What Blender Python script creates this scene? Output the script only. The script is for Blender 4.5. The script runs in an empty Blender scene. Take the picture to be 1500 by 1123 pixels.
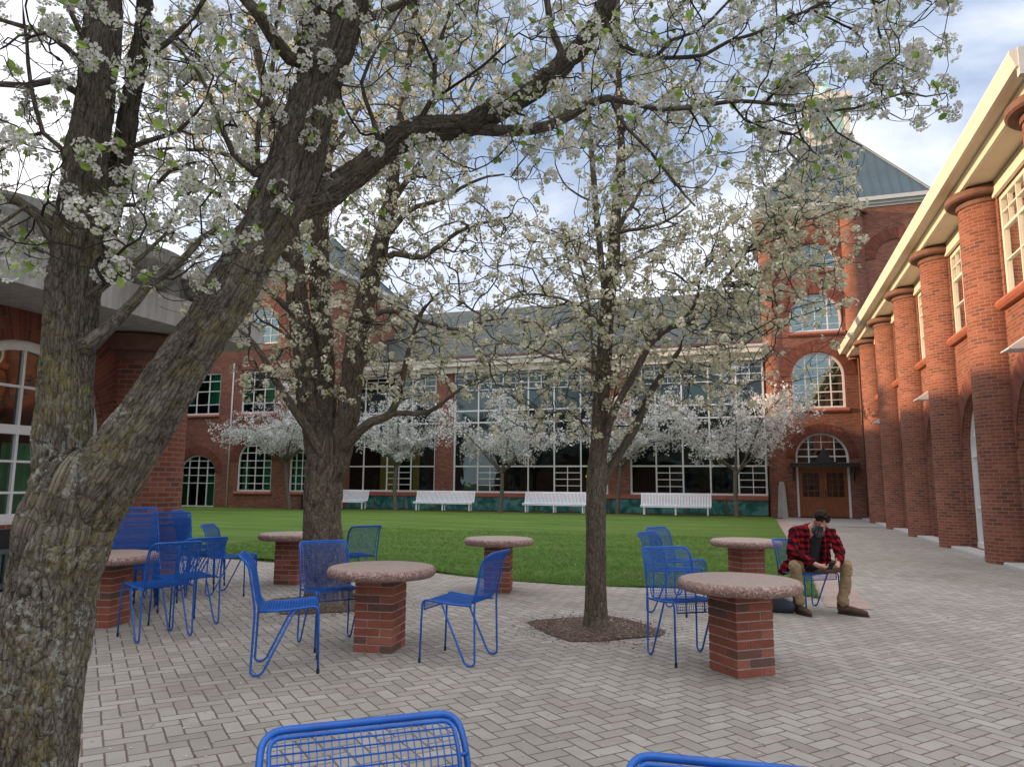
import bpy, bmesh, math, random
import numpy as np
from mathutils import Vector, Matrix, noise as mnoise
PI = math.pi; rad = math.radians
random.seed(7); RNG = np.random.default_rng(7)
C = bpy.context.scene.collection
scene = bpy.context.scene

# ------------------------------------------------------------------ camera
CF, YAW, PITCH, ROLL, CH = 1064.0, rad(18.7), rad(7.9), rad(0.4), 1.5
fwd = Vector((-math.sin(YAW)*math.cos(PITCH), math.cos(YAW)*math.cos(PITCH), math.sin(PITCH)))
rt0 = Vector((math.cos(YAW), math.sin(YAW), 0)); up0 = rt0.cross(fwd)
rt = math.cos(ROLL)*rt0 + math.sin(ROLL)*up0
up = -math.sin(ROLL)*rt0 + math.cos(ROLL)*up0
CAMP = Vector((0, 0, CH))
cam_d = bpy.data.cameras.new("camera"); cam = bpy.data.objects.new("camera", cam_d); C.objects.link(cam)
cam.matrix_world = Matrix(((rt.x, up.x, -fwd.x, 0), (rt.y, up.y, -fwd.y, 0), (rt.z, up.z, -fwd.z, CH), (0, 0, 0, 1)))
cam_d.sensor_width = 36; cam_d.lens = 36*CF/1500.0; cam_d.clip_end = 2000; cam_d.clip_start = 0.05
scene.camera = cam
def ray(px, py): return fwd + rt*((px-750)/CF) - up*((py-561.5)/CF)
def at(px, py, d): return CAMP + ray(px, py)*d
def ground(px, py, z=0.0):
    r = ray(px, py); return CAMP + r*((z-CH)/r.z)

# ------------------------------------------------------------------ tagging
def tag(o, label=None, cat=None, group=None, kind=None):
    if label: o['label'] = label
    if cat: o['category'] = cat
    if group: o['group'] = group
    if kind: o['kind'] = kind
    return o
def empty(name, loc=(0, 0, 0), rz=0):
    o = bpy.data.objects.new(name, None); C.objects.link(o); o.location = loc; o.rotation_euler = (0, 0, rz)
    o.empty_display_size = .2
    return o
def copy_tree(o, parent=None):
    c = o.copy(); C.objects.link(c); c.parent = parent
    for ch in list(o.children): copy_tree(ch, c)
    return c

# ------------------------------------------------------------------ mesh builder
class MB:
    def __init__(s): s.v = []; s.f = []; s.uv = []; s.m = []; s.sm = []
    def face(s, pts, uvs=None, m=0, smooth=False):
        n = len(s.v); s.v += [tuple(p) for p in pts]; s.f.append(tuple(range(n, n+len(pts))))
        s.uv.append(uvs if uvs else [(0, 0)]*len(pts)); s.m.append(m); s.sm.append(smooth)
    def box(s, x0, x1, y0, y1, z0, z1, m=0, bev=0.0):
        if bev:
            b = bev
            ring = lambda z, i: [(x0+i, y0+i, z), (x1-i, y0+i, z), (x1-i, y1-i, z), (x0+i, y1-i, z)]
            rs = [ring(z0, b), ring(z0+b, 0), ring(z1-b, 0), ring(z1, b)]
            for a, c in zip(rs[:-1], rs[1:]):
                for k in range(4):
                    k2 = (k+1) % 4; P = [a[k], a[k2], c[k2], c[k]]
                    h = (lambda p: (p[0], p[2])) if k % 2 == 0 else (lambda p: (p[1], p[2]))
                    s.face(P, [h(p) for p in P], m)
            s.face(rs[3], [(p[0], p[1]) for p in rs[3]], m); s.face(rs[0][::-1], [(p[0], p[1]) for p in rs[0][::-1]], m)
            return
        P = lambda x, y, z: (x, y, z)
        for pts, u in (([P(x0,y0,z0),P(x1,y0,z0),P(x1,y0,z1),P(x0,y0,z1)], 'xz'), ([P(x1,y1,z0),P(x0,y1,z0),P(x0,y1,z1),P(x1,y1,z1)], 'xz'),
                       ([P(x1,y0,z0),P(x1,y1,z0),P(x1,y1,z1),P(x1,y0,z1)], 'yz'), ([P(x0,y1,z0),P(x0,y0,z0),P(x0,y0,z1),P(x0,y1,z1)], 'yz'),
                       ([P(x0,y0,z1),P(x1,y0,z1),P(x1,y1,z1),P(x0,y1,z1)], 'xy'), ([P(x0,y1,z0),P(x1,y1,z0),P(x1,y0,z0),P(x0,y0,z0)], 'xy')):
            uv = [((p[0] if u[0] == 'x' else p[1]), (p[2] if u[1] == 'z' else p[1])) for p in pts]
            s.face(pts, uv, m)
    def tube(s, pts, r, sides=8, closed=False, caps=True, m=0, smooth=True):
        pts = [Vector(p) for p in pts]; n = len(pts)
        rr = r if isinstance(r, (list, tuple)) else [r]*n
        base = len(s.v); prevN = None
        for i, p in enumerate(pts):
            if closed: t = (pts[(i+1) % n]-pts[i-1])
            else: t = pts[min(i+1, n-1)]-pts[max(i-1, 0)]
            t.normalize()
            if prevN is None:
                N = t.orthogonal().normalized()
            else:
                N = (prevN - t*prevN.dot(t)); N.normalize()
            prevN = N; B = t.cross(N)
            for k in range(sides):
                a = 2*PI*k/sides; s.v.append(tuple(p+(N*math.cos(a)+B*math.sin(a))*rr[i]))
        segs = n if closed else n-1
        for i in range(segs):
            for k in range(sides):
                a = base+i*sides+k; b = base+i*sides+(k+1) % sides
                j = ((i+1) % n)
                c = base+j*sides+(k+1) % sides; d = base+j*sides+k
                s.f.append((a, b, c, d)); s.uv.append([(0, 0)]*4); s.m.append(m); s.sm.append(smooth)
        if caps and not closed:
            s.f.append(tuple(base+k for k in range(sides))[::-1]); s.uv.append([(0, 0)]*sides); s.m.append(m); s.sm.append(False)
            s.f.append(tuple(base+(n-1)*sides+k for k in range(sides))); s.uv.append([(0, 0)]*sides); s.m.append(m); s.sm.append(False)
    def lathe(s, prof, cx=0, cy=0, a0=0, a1=2*PI, seg=32, m=0, smooth=True, uvr=None):
        """prof: list of (r,z)"""
        full = abs(a1-a0-2*PI) < 1e-6
        for i in range(seg):
            t0 = a0+(a1-a0)*i/seg; t1 = a0+(a1-a0)*(i+1)/seg
            for (r0, z0), (r1, z1) in zip(prof[:-1], prof[1:]):
                P = [(cx+r0*math.cos(t0), cy+r0*math.sin(t0), z0), (cx+r0*math.cos(t1), cy+r0*math.sin(t1), z0),
                     (cx+r1*math.cos(t1), cy+r1*math.sin(t1), z1), (cx+r1*math.cos(t0), cy+r1*math.sin(t0), z1)]
                R = uvr or max(r0, r1)
                if abs(z1-z0) < 1e-4: uv = [(p[0], p[1]) for p in P]
                else: uv = [(t0*R, z0), (t1*R, z0), (t1*R, z1), (t0*R, z1)]
                if r0 < 1e-5: P = P[1:]; uv = uv[1:]
                elif r1 < 1e-5: P = P[:3]; uv = uv[:3]
                s.face(P, uv, m, smooth)
    def prism(s, prof, axis, a, b, m=0, cap=True):
        """extrude closed 2D profile along axis ('x' or 'y') from a to b; prof in (other,z)"""
        f = (lambda q, t: (t, q[0], q[1])) if axis == 'x' else (lambda q, t: (q[0], t, q[1]))
        n = len(prof)
        for i in range(n):
            p, q = prof[i], prof[(i+1) % n]; L = math.hypot(p[0]-q[0], p[1]-q[1])
            s.face([f(p, a), f(q, a), f(q, b), f(p, b)], [(a, 0), (a, L), (b, L), (b, 0)], m)
        if cap:
            s.face([f(p, a) for p in prof], [p for p in prof], m); s.face([f(p, b) for p in prof[::-1]], [p for p in prof[::-1]], m)
    def build(s, name, mats, parent=None, weld=False, smooth=None):
        me = bpy.data.meshes.new(name); me.from_pydata(s.v, [], s.f)
        if not isinstance(mats, (list, tuple)): mats = [mats]
        for x in mats: me.materials.append(x)
        me.polygons.foreach_set('material_index', s.m)
        me.polygons.foreach_set('use_smooth', s.sm if smooth is None else [smooth]*len(s.f))
        uvl = me.uv_layers.new(name='UVMap')
        flat = [c for u in s.uv for q in u for c in q]; uvl.data.foreach_set('uv', flat)
        if weld:
            bm = bmesh.new(); bm.from_mesh(me); bmesh.ops.remove_doubles(bm, verts=bm.verts, dist=1e-4)
            bmesh.ops.recalc_face_normals(bm, faces=bm.faces); bm.to_mesh(me); bm.free()
        me.update(); o = bpy.data.objects.new(name, me); C.objects.link(o)
        if parent: o.parent = parent
        return o

# ------------------------------------------------------------------ materials
def mat(name):
    m = bpy.data.materials.new(name); m.use_nodes = True; nt = m.node_tree; nt.nodes.clear()
    out = nt.nodes.new('ShaderNodeOutputMaterial'); b = nt.nodes.new('ShaderNodeBsdfPrincipled'); nt.links.new(b.outputs[0], out.inputs[0])
    return m, nt, b, out
def N(nt, t, **kw):
    n = nt.nodes.new(t)
    for k, v in kw.items():
        if k == 'inp':
            for a, b in v.items(): n.inputs[a].default_value = b
        else: setattr(n, k, v)
    return n
def L(nt, a, b): nt.links.new(a, b)
def ramp(nt, src, stops, interp='LINEAR'):
    r = N(nt, 'ShaderNodeValToRGB'); r.color_ramp.interpolation = interp
    el = r.color_ramp.elements
    while len(el) > 1: el.remove(el[-1])
    el[0].position = stops[0][0]; el[0].color = (*stops[0][1], 1)
    for p, c in stops[1:]:
        e = el.new(p); e.color = (*c, 1)
    L(nt, src, r.inputs[0]); return r.outputs[0]
def mixc(nt, f, a, b, mode='MIX'):
    n = N(nt, 'ShaderNodeMix', data_type='RGBA', blend_type=mode)
    for sock, v in ((n.inputs[0], f), (n.inputs[6], a), (n.inputs[7], b)):
        if hasattr(v, 'links') or hasattr(v, 'is_linked'): L(nt, v, sock)
        elif isinstance(v, (tuple, list)): sock.default_value = (*v, 1) if len(v) == 3 else v
        else: sock.default_value = v
    return n.outputs[2]
def math_(nt, op, a, b=None, c=None):
    n = N(nt, 'ShaderNodeMath', operation=op)
    for i, v in enumerate((a, b, c)):
        if v is None: continue
        if hasattr(v, 'is_linked'): L(nt, v, n.inputs[i])
        else: n.inputs[i].default_value = v
    return n.outputs[0]
def noise_(nt, vec, scale, detail=4, rough=.55, dist=0):
    n = N(nt, 'ShaderNodeTexNoise', inp={'Scale': scale, 'Detail': detail, 'Roughness': rough, 'Distortion': dist})
    if vec is not None: L(nt, vec, n.inputs['Vector'])
    return n.outputs['Fac']
def bump(nt, b, h, strength=.5, dist=.01, prev=None):
    n = N(nt, 'ShaderNodeBump', inp={'Strength': strength, 'Distance': dist}); L(nt, h, n.inputs['Height'])
    if prev is not None: L(nt, prev, n.inputs['Normal'])
    if b is not None: L(nt, n.outputs[0], b.inputs['Normal'])
    return n.outputs[0]
def tc(nt): return N(nt, 'ShaderNodeTexCoord')
def simple(name, col, rough=.6, var=.12, scale=6, metal=0, bmp=0, bscale=60, spec=.5, coat=0):
    m, nt, b, out = mat(name); t = tc(nt)
    n = noise_(nt, t.outputs['Object'], scale, 5, .6)
    c = ramp(nt, n, [(.3, tuple(x*(1-var) for x in col)), (.7, tuple(min(1, x*(1+var)) for x in col))])
    L(nt, c, b.inputs['Base Color']); b.inputs['Roughness'].default_value = rough; b.inputs['Metallic'].default_value = metal
    b.inputs['Specular IOR Level'].default_value = spec; b.inputs['Coat Weight'].default_value = coat
    if bmp: bump(nt, b, noise_(nt, t.outputs['Object'], bscale, 4), bmp, .004)
    return m
def brick_mat(name, tints, mortar=(.29, .20, .155), bw=.215, rh=.075, ms=.010, rot=0, wall=.12, offset=.5):
    m, nt, b, out = mat(name); t = tc(nt)
    mp = N(nt, 'ShaderNodeMapping'); L(nt, t.outputs['UV'], mp.inputs['Vector']); mp.inputs['Rotation'].default_value = (0, 0, rot)
    # slight wobble so that courses are not ruler straight
    wn = N(nt, 'ShaderNodeTexNoise', inp={'Scale': 9.0, 'Detail': 2.0}); L(nt, mp.outputs[0], wn.inputs['Vector'])
    sub = N(nt, 'ShaderNodeVectorMath', operation='SUBTRACT'); L(nt, wn.outputs['Color'], sub.inputs[0]); sub.inputs[1].default_value = (.5, .5, .5)
    sc = N(nt, 'ShaderNodeVectorMath', operation='SCALE'); L(nt, sub.outputs[0], sc.inputs[0]); sc.inputs['Scale'].default_value = .006
    add = N(nt, 'ShaderNodeVectorMath', operation='ADD'); L(nt, mp.outputs[0], add.inputs[0]); L(nt, sc.outputs[0], add.inputs[1])
    br = N(nt, 'ShaderNodeTexBrick', offset=offset, inp={'Scale': 1.0, 'Brick Width': bw, 'Row Height': rh, 'Mortar Size': ms, 'Mortar Smooth': .25, 'Bias': 0.0,
           'Color1': (0, 0, 0, 1), 'Color2': (1, 1, 1, 1), 'Mortar': (0, 0, 0, 1)})
    L(nt, add.outputs[0], br.inputs['Vector'])
    bc = ramp(nt, br.outputs['Color'], tints)
    n1 = noise_(nt, t.outputs['UV'], 55, 4, .65)
    bc = mixc(nt, .55, bc, ramp(nt, n1, [(.25, (.45, .45, .45)), (.75, (1.35, 1.35, 1.35))]), 'MULTIPLY')
    n2 = noise_(nt, t.outputs['UV'], .6, 5, .6)
    mo = mixc(nt, noise_(nt, t.outputs['UV'], 3, 3), mortar, tuple(x*.72 for x in mortar))
    col = mixc(nt, br.outputs['Fac'], bc, mo)
    col = mixc(nt, min(1, wall*7), col, ramp(nt, n2, [(.3, (.72, .70, .70)), (.7, (1.12, 1.1, 1.08))]), 'MULTIPLY')
    L(nt, col, b.inputs['Base Color']); b.inputs['Roughness'].default_value = .85; b.inputs['Specular IOR Level'].default_value = .25
    inv = math_(nt, 'SUBTRACT', 1.0, br.outputs['Fac'])
    h = math_(nt, 'ADD', inv, math_(nt, 'MULTIPLY', n1, .35))
    bump(nt, b, h, .8, .006)
    return m
M = {}
T_red = [(0, (.13, .06, .046)), (.10, (.175, .062, .042)), (.25, (.22, .070, .044)), (.7, (.265, .088, .056)), (1, (.315, .12, .080))]
M['brick'] = brick_mat('brick_running_bond', T_red)
T_deep = [(0, (.13, .04, .028)), (.5, (.20, .058, .038)), (1, (.25, .08, .052))]
M['arch_brick'] = brick_mat('brick_radial_arch', T_deep, mortar=(.20, .12, .10), bw=.30, rh=.075, ms=.007, rot=PI/2)
M['sill_red'] = simple('red_cast_stone', (.33, .105, .065), .7, .18, 5, bmp=.3)
M['cap_red'] = simple('brown_cast_stone', (.145, .072, .052), .75, .2, 7, bmp=.3)
M['cream'] = simple('cream_painted_trim', (.68, .62, .53), .55, .06, 2)
M['soffit'] = simple('soffit_panel', (.60, .54, .45), .7, .08, 1.2)
M['white_frame'] = simple('white_painted_frame', (.72, .72, .70), .45, .06, 8)
M['grey_cornice'] = simple('grey_metal_cornice', (.52, .52, .50), .5, .08, 3)
M['curtain'] = simple('green_curtain', (.08, .62, .32), .9, .25, 6)
M['yellow'] = simple('lit_yellow_room', (.55, .40, .12), .8, .25, 3)
_b = M['yellow'].node_tree.nodes['Principled BSDF']; _b.inputs['Emission Color'].default_value = (.85, .60, .10, 1); _b.inputs['Emission Strength'].default_value = .05
M['interior'] = simple('dim_interior', (.10, .10, .09), .9, .3, 1)
M['interior_wall'] = simple('interior_panel_wall', (.20, .15, .10), .9, .3, 1)
M['blue_spandrel'] = simple('navy_spandrel_glass', (.012, .016, .06), .12, .2, 3)
M['teal_panel'] = None
M['wood'] = None
M['blue'] = None

def glass_mat(name, tint, trans=.35, refl=.3, rough=.02, wob=.0025, gcol=(.86, .93, .95)):
    m, nt, b, out = mat(name); nt.nodes.remove(b); t = tc(nt)
    tr = N(nt, 'ShaderNodeBsdfTransparent'); tr.inputs[0].default_value = (*tint, 1)
    gl = N(nt, 'ShaderNodeBsdfGlossy', inp={'Roughness': rough}); gl.inputs['Color'].default_value = (*gcol, 1)
    fr = N(nt, 'ShaderNodeFresnel', inp={'IOR': 1.5})
    n = noise_(nt, t.outputs['Object'], 1.6, 2); bn = bump(nt, None, n, 1.0, wob)
    L(nt, bn, gl.inputs['Normal'])
    f = math_(nt, 'ADD', math_(nt, 'MULTIPLY', fr.outputs[0], .9), refl); f = math_(nt, 'MINIMUM', f, 1.0)
    mx = N(nt, 'ShaderNodeMixShader'); L(nt, f, mx.inputs[0]); L(nt, tr.outputs[0], mx.inputs[1]); L(nt, gl.outputs[0], mx.inputs[2])
    L(nt, mx.outputs[0], out.inputs[0]); return m
M['glass'] = glass_mat('window_glass', (.55, .68, .66), refl=.10)
M['glass_dark'] = glass_mat('tinted_hall_glass', (.28, .36, .36), refl=.05, gcol=(.60, .78, .78))
M['glass_sky'] = glass_mat('reflective_upper_glass', (.25, .38, .38), refl=.30, gcol=(.42, .60, .62))

def mk_teal():
    m, nt, b, out = mat('teal_marbled_panel'); t = tc(nt)
    n = noise_(nt, t.outputs['Object'], 1.1, 6, .6, 1.5)
    c = ramp(nt, n, [(.3, (.012, .05, .045)), (.5, (.03, .14, .13)), (.62, (.10, .26, .24)), (.75, (.03, .13, .12))])
    L(nt, c, b.inputs['Base Color']); b.inputs['Roughness'].default_value = .15; return m
M['teal_panel'] = mk_teal()
def mk_wood():
    m, nt, b, out = mat('varnished_door_wood'); t = tc(nt)
    mp = N(nt, 'ShaderNodeMapping', inp={'Scale': (14, 14, 1.2)}); L(nt, t.outputs['Object'], mp.inputs[0])
    n = noise_(nt, mp.outputs[0], 2, 5, .6, .6)
    c = ramp(nt, n, [(.3, (.16, .045, .016)), (.6, (.27, .085, .03)), (.8, (.34, .12, .045))])
    L(nt, c, b.inputs['Base Color']); b.inputs['Roughness'].default_value = .35; return m
M['wood'] = mk_wood()
def mk_blue():
    m, nt, b, out = mat('blue_powder_coat'); t = tc(nt)
    n = noise_(nt, t.outputs['Object'], 14, 5, .7)
    c = ramp(nt, n, [(.25, (.003, .065, .31)), (.6, (.004, .110, .46)), (.85, (.012, .14, .52))])
    n2 = noise_(nt, t.outputs['Object'], 55, 3, .7)
    c = mixc(nt, ramp(nt, n2, [(.72, (0, 0, 0)), (.76, (1, 1, 1))]), c, (.16, .15, .16))
    L(nt, c, b.inputs['Base Color']); b.inputs['Roughness'].default_value = .38
    bump(nt, b, noise_(nt, t.outputs['Object'], 180, 3), .15, .001)
    return m
M['blue'] = mk_blue()
M['rubber'] = simple('black_rubber', (.015, .015, .016), .7)
M['black_metal'] = simple('black_metal', (.018, .017, .018), .45, .3, 5)
M['white_bench'] = simple('white_coated_steel', (.74, .74, .78), .4, .06, 4)
def mk_slate():
    m, nt, b, out = mat('slate_shingle_roof'); t = tc(nt)
    br = N(nt, 'ShaderNodeTexBrick', inp={'Scale': 1.0, 'Brick Width': .32, 'Row Height': .2, 'Mortar Size': .012, 'Color1': (0, 0, 0, 1), 'Color2': (1, 1, 1, 1), 'Mortar': (.1, .1, .1, 1)})
    L(nt, t.outputs['UV'], br.inputs['Vector'])
    c = ramp(nt, br.outputs['Color'], [(0, (.035, .046, .042)), (.5, (.056, .072, .065)), (1, (.085, .10, .09))])
    c = mixc(nt, .5, c, ramp(nt, noise_(nt, t.outputs['UV'], .7, 5), [(.3, (.6, .6, .6)), (.7, (1.3, 1.3, 1.25))]), 'MULTIPLY')
    L(nt, c, b.inputs['Base Color']); b.inputs['Roughness'].default_value = .7
    bump(nt, b, math_(nt, 'SUBTRACT', 1.0, br.outputs['Fac']), .6, .01); return m
M['slate'] = mk_slate()
M['metal_roof'] = simple('blue_green_standing_seam', (.030, .062, .080), .45, .18, 1.0, metal=.1)
M['copper_light'] = simple('pale_teal_louvre', (.30, .48, .47), .5, .1, 3)
def mk_concrete(name, c0, c1, streak=1):
    m, nt, b, out = mat(name); t = tc(nt)
    mp = N(nt, 'ShaderNodeMapping', inp={'Scale': (5, 5, .7)}); L(nt, t.outputs['Object'], mp.inputs[0])
    n = noise_(nt, mp.outputs[0], 1.5, 6, .65); n2 = noise_(nt, t.outputs['Object'], 40, 4)
    c = ramp(nt, n, [(.32, c0), (.62, c1)]); c = mixc(nt, .3, c, ramp(nt, n2, [(.3, (.7, .7, .7)), (.7, (1.2, 1.2, 1.2))]), 'MULTIPLY')
    L(nt, c, b.inputs['Base Color']); b.inputs['Roughness'].default_value = .85; bump(nt, b, n2, .3, .004); return m
M['concrete'] = mk_concrete('weathered_concrete', (.13, .13, .115), (.36, .355, .33))
M['concrete_light'] = mk_concrete('pale_concrete', (.32, .31, .29), (.48, .47, .45))
M['granite_post'] = mk_concrete('granite_post_stone', (.26, .25, .23), (.40, .39, .37))
def mk_aggregate():
    m, nt, b, out = mat('exposed_aggregate_tabletop'); t = tc(nt)
    v = N(nt, 'ShaderNodeTexVoronoi', feature='F1', inp={'Scale': 95.0}); L(nt, t.outputs['Object'], v.inputs['Vector'])
    w = N(nt, 'ShaderNodeSeparateColor'); L(nt, v.outputs['Color'], w.inputs[0])
    c = ramp(nt, w.outputs[0], [(0, (.16, .085, .072)), (.3, (.25, .145, .125)), (.6, (.32, .20, .17)), (.85, (.40, .28, .24)), (1, (.50, .41, .37))])
    big = noise_(nt, t.outputs['Object'], 3.2, 5, .6)
    c = mixc(nt, .5, c, ramp(nt, big, [(.3, (.75, .72, .70)), (.7, (1.15, 1.12, 1.08))]), 'MULTIPLY')
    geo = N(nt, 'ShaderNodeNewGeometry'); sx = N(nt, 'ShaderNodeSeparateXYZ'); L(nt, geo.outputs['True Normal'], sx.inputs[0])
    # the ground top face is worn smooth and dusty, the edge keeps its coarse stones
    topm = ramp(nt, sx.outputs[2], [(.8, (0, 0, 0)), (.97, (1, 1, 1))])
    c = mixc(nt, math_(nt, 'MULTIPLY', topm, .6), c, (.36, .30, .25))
    L(nt, c, b.inputs['Base Color']); b.inputs['Roughness'].default_value = .7
    bump(nt, b, v.outputs['Distance'], .5, .006); return m
M['aggregate'] = mk_aggregate()

def mk_paving():
    m, nt, b, out = mat('grey_herringbone_pavers'); t = tc(nt)
    mp = N(nt, 'ShaderNodeMapping', inp={'Rotation': (0, 0, rad(-49)), 'Scale': (1/.108, 1/.108, 1)}); mp.vector_type = 'POINT'
    L(nt, t.outputs['Object'], mp.inputs[0])
    # small wobble
    wn = N(nt, 'ShaderNodeTexNoise', inp={'Scale': .8, 'Detail': 3.0}); L(nt, mp.outputs[0], wn.inputs['Vector'])
    sub = N(nt, 'ShaderNodeVectorMath', operation='SUBTRACT'); L(nt, wn.outputs['Color'], sub.inputs[0]); sub.inputs[1].default_value = (.5, .5, .5)
    sc = N(nt, 'ShaderNodeVectorMath', operation='SCALE'); L(nt, sub.outputs[0], sc.inputs[0]); sc.inputs['Scale'].default_value = .12
    ad = N(nt, 'ShaderNodeVectorMath', operation='ADD'); L(nt, mp.outputs[0], ad.inputs[0]); L(nt, sc.outputs[0], ad.inputs[1])
    s = N(nt, 'ShaderNodeSeparateXYZ'); L(nt, ad.outputs[0], s.inputs[0]); x, y = s.outputs[0], s.outputs[1]
    ix, iy = math_(nt, 'FLOOR', x), math_(nt, 'FLOOR', y); fx, fy = math_(nt, 'SUBTRACT', x, ix), math_(nt, 'SUBTRACT', y, iy)
    k = math_(nt, 'FLOORED_MODULO', math_(nt, 'SUBTRACT', ix, iy), 4.0)
    k = math_(nt, 'ROUND', k)
    is1 = math_(nt, 'COMPARE', k, 1.0, .1); is2 = math_(nt, 'COMPARE', k, 2.0, .1)
    vert = math_(nt, 'GREATER_THAN', k, 1.5)
    # horizontal brick
    u = math_(nt, 'ADD', fx, is1); dh = math_(nt, 'MINIMUM', math_(nt, 'MINIMUM', u, math_(nt, 'SUBTRACT', 2.0, u)), math_(nt, 'MINIMUM', fy, math_(nt, 'SUBTRACT', 1.0, fy)))
    v = math_(nt, 'ADD', fy, is2); dv = math_(nt, 'MINIMUM', math_(nt, 'MINIMUM', v, math_(nt, 'SUBTRACT', 2.0, v)), math_(nt, 'MINIMUM', fx, math_(nt, 'SUBTRACT', 1.0, fx)))
    d = math_(nt, 'ADD', math_(nt, 'MULTIPLY', dv, vert), math_(nt, 'MULTIPLY', dh, math_(nt, 'SUBTRACT', 1.0, vert)))
    bid = N(nt, 'ShaderNodeCombineXYZ'); L(nt, math_(nt, 'SUBTRACT', ix, is1), bid.inputs[0]); L(nt, math_(nt, 'SUBTRACT', iy, is2), bid.inputs[1])
    wh = N(nt, 'ShaderNodeTexWhiteNoise', noise_dimensions='2D'); L(nt, bid.outputs[0], wh.inputs['Vector'])
    n1 = noise_(nt, t.outputs['Object'], 260, 3, .7); n0 = noise_(nt, t.outputs['Object'], .45, 6, .6); nm = noise_(nt, t.outputs['Object'], 5, 4, .6)
    base = ramp(nt, wh.outputs['Value'], [(0, (.275, .256, .222)), (.35, (.315, .295, .260)), (.75, (.340, .320, .285)), (1, (.37, .35, .313))])
    base = mixc(nt, .6, base, ramp(nt, n1, [(.25, (.62, .62, .62)), (.5, (1, 1, 1)), (.78, (1.4, 1.4, 1.4))]), 'MULTIPLY')
    base = mixc(nt, 1.0, base, ramp(nt, n0, [(.28, (.80, .78, .76)), (.5, (1, 1, 1)), (.72, (1.13, 1.12, 1.12))]), 'MULTIPLY')
    # dirt settled in soft patches
    base = mixc(nt, math_(nt, 'MULTIPLY', ramp(nt, nm, [(.5, (0, 0, 0)), (.72, (1, 1, 1))]), .35), base, (.20, .175, .15))
    # joint: reddish grit and moss
    jn = noise_(nt, t.outputs['Object'], 1.1, 4, .6)
    joint = ramp(nt, jn, [(.35, (.115, .100, .070)), (.5, (.135, .102, .080)), (.65, (.18, .115, .090))])
    je = math_(nt, 'ADD', .024, math_(nt, 'MULTIPLY', noise_(nt, t.outputs['Object'], 18, 3), .05))
    jf = N(nt, 'ShaderNodeMapRange', interpolation_type='SMOOTHSTEP'); L(nt, d, jf.inputs['Value']); L(nt, math_(nt, 'MULTIPLY', je, .6), jf.inputs['From Min']); L(nt, math_(nt, 'MULTIPLY', je, 1.5), jf.inputs['From Max'])
    # fade of the joints where they are packed flush (irregular)
    col = mixc(nt, jf.outputs[0], joint, base)
    # moss blotches
    ms = math_(nt, 'MULTIPLY', ramp(nt, noise_(nt, t.outputs['Object'], .9, 5, .65, .4), [(.60, (0, 0, 0)), (.72, (1, 1, 1))]), .22)
    col = mixc(nt, ms, col, (.24, .25, .12))
    L(nt, col, b.inputs['Base Color']); b.inputs['Roughness'].default_value = .88; b.inputs['Specular IOR Level'].default_value = .25
    h = math_(nt, 'ADD', jf.outputs[0], math_(nt, 'MULTIPLY', n1, .2)); h = math_(nt, 'ADD', h, math_(nt, 'MULTIPLY', wh.outputs['Value'], .5))
    bump(nt, b, h, .7, .004); return m
M['paving'] = mk_paving()
def mk_mulch():
    m, nt, b, out = mat('bark_mulch'); t = tc(nt)
    v = N(nt, 'ShaderNodeTexVoronoi', inp={'Scale': 60.0}); L(nt, t.outputs['Object'], v.inputs['Vector'])
    w = N(nt, 'ShaderNodeSeparateColor'); L(nt, v.outputs['Color'], w.inputs[0])
    c = ramp(nt, w.outputs[0], [(0, (.04, .022, .015)), (.5, (.10, .062, .042)), (.85, (.17, .11, .08)), (1, (.34, .27, .22))])
    L(nt, c, b.inputs['Base Color']); b.inputs['Roughness'].default_value = .95; bump(nt, b, v.outputs['Distance'], 1, .02); return m
M['mulch'] = mk_mulch()
def mk_lawn():
    m, nt, b, out = mat('lawn_turf'); t = tc(nt)
    mp = N(nt, 'ShaderNodeMapping', inp={'Scale': (.35, 1.6, 1)}); L(nt, t.outputs['Object'], mp.inputs[0])
    n = noise_(nt, mp.outputs[0], .7, 5, .6); n2 = noise_(nt, t.outputs['Object'], 24, 4, .7); n3 = noise_(nt, t.outputs['Object'], 160, 3, .7)
    c = ramp(nt, n, [(.3, (.080, .158, .030)), (.5, (.112, .205, .040)), (.7, (.155, .255, .056))])
    c = mixc(nt, .6, c, ramp(nt, n2, [(.25, (.65, .65, .6)), (.75, (1.3, 1.3, 1.2))]), 'MULTIPLY')
    c = mixc(nt, .6, c, ramp(nt, n3, [(.25, (.5, .55, .5)), (.75, (1.45, 1.4, 1.3))]), 'MULTIPLY')
    sp = noise_(nt, t.outputs['Object'], .8, 4, .6, .3)
    c = mixc(nt, math_(nt, 'MULTIPLY', ramp(nt, sp, [(.52, (0, 0, 0)), (.70, (1, 1, 1))]), .55), c, (.16, .15, .06))
    L(nt, c, b.inputs['Base Color']); b.inputs['Roughness'].default_value = .9; b.inputs['Specular IOR Level'].default_value = .15
    bump(nt, b, math_(nt, 'ADD', n3, n2), 1, .03); return m
M['lawn'] = mk_lawn()
def mk_blade(name, c0, c1):
    m, nt, b, out = mat(name); gi = N(nt, 'ShaderNodeAttribute', attribute_name='tint')
    c = ramp(nt, gi.outputs['Fac'], [(0, c0), (1, c1)])
    L(nt, c, b.inputs['Base Color']); b.inputs['Roughness'].default_value = .6
    tr = N(nt, 'ShaderNodeBsdfTranslucent'); L(nt, c, tr.inputs[0]); mx = N(nt, 'ShaderNodeMixShader', inp={0: .3})
    L(nt, b.outputs[0], mx.inputs[1]); L(nt, tr.outputs[0], mx.inputs[2]); L(nt, mx.outputs[0], out.inputs[0]); return m
M['blade'] = mk_blade('grass_blade', (.06, .15, .022), (.17, .31, .05))
M['petal'] = mk_blade('blossom_petal', (.36, .36, .29), (.71, .70, .63))
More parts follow.
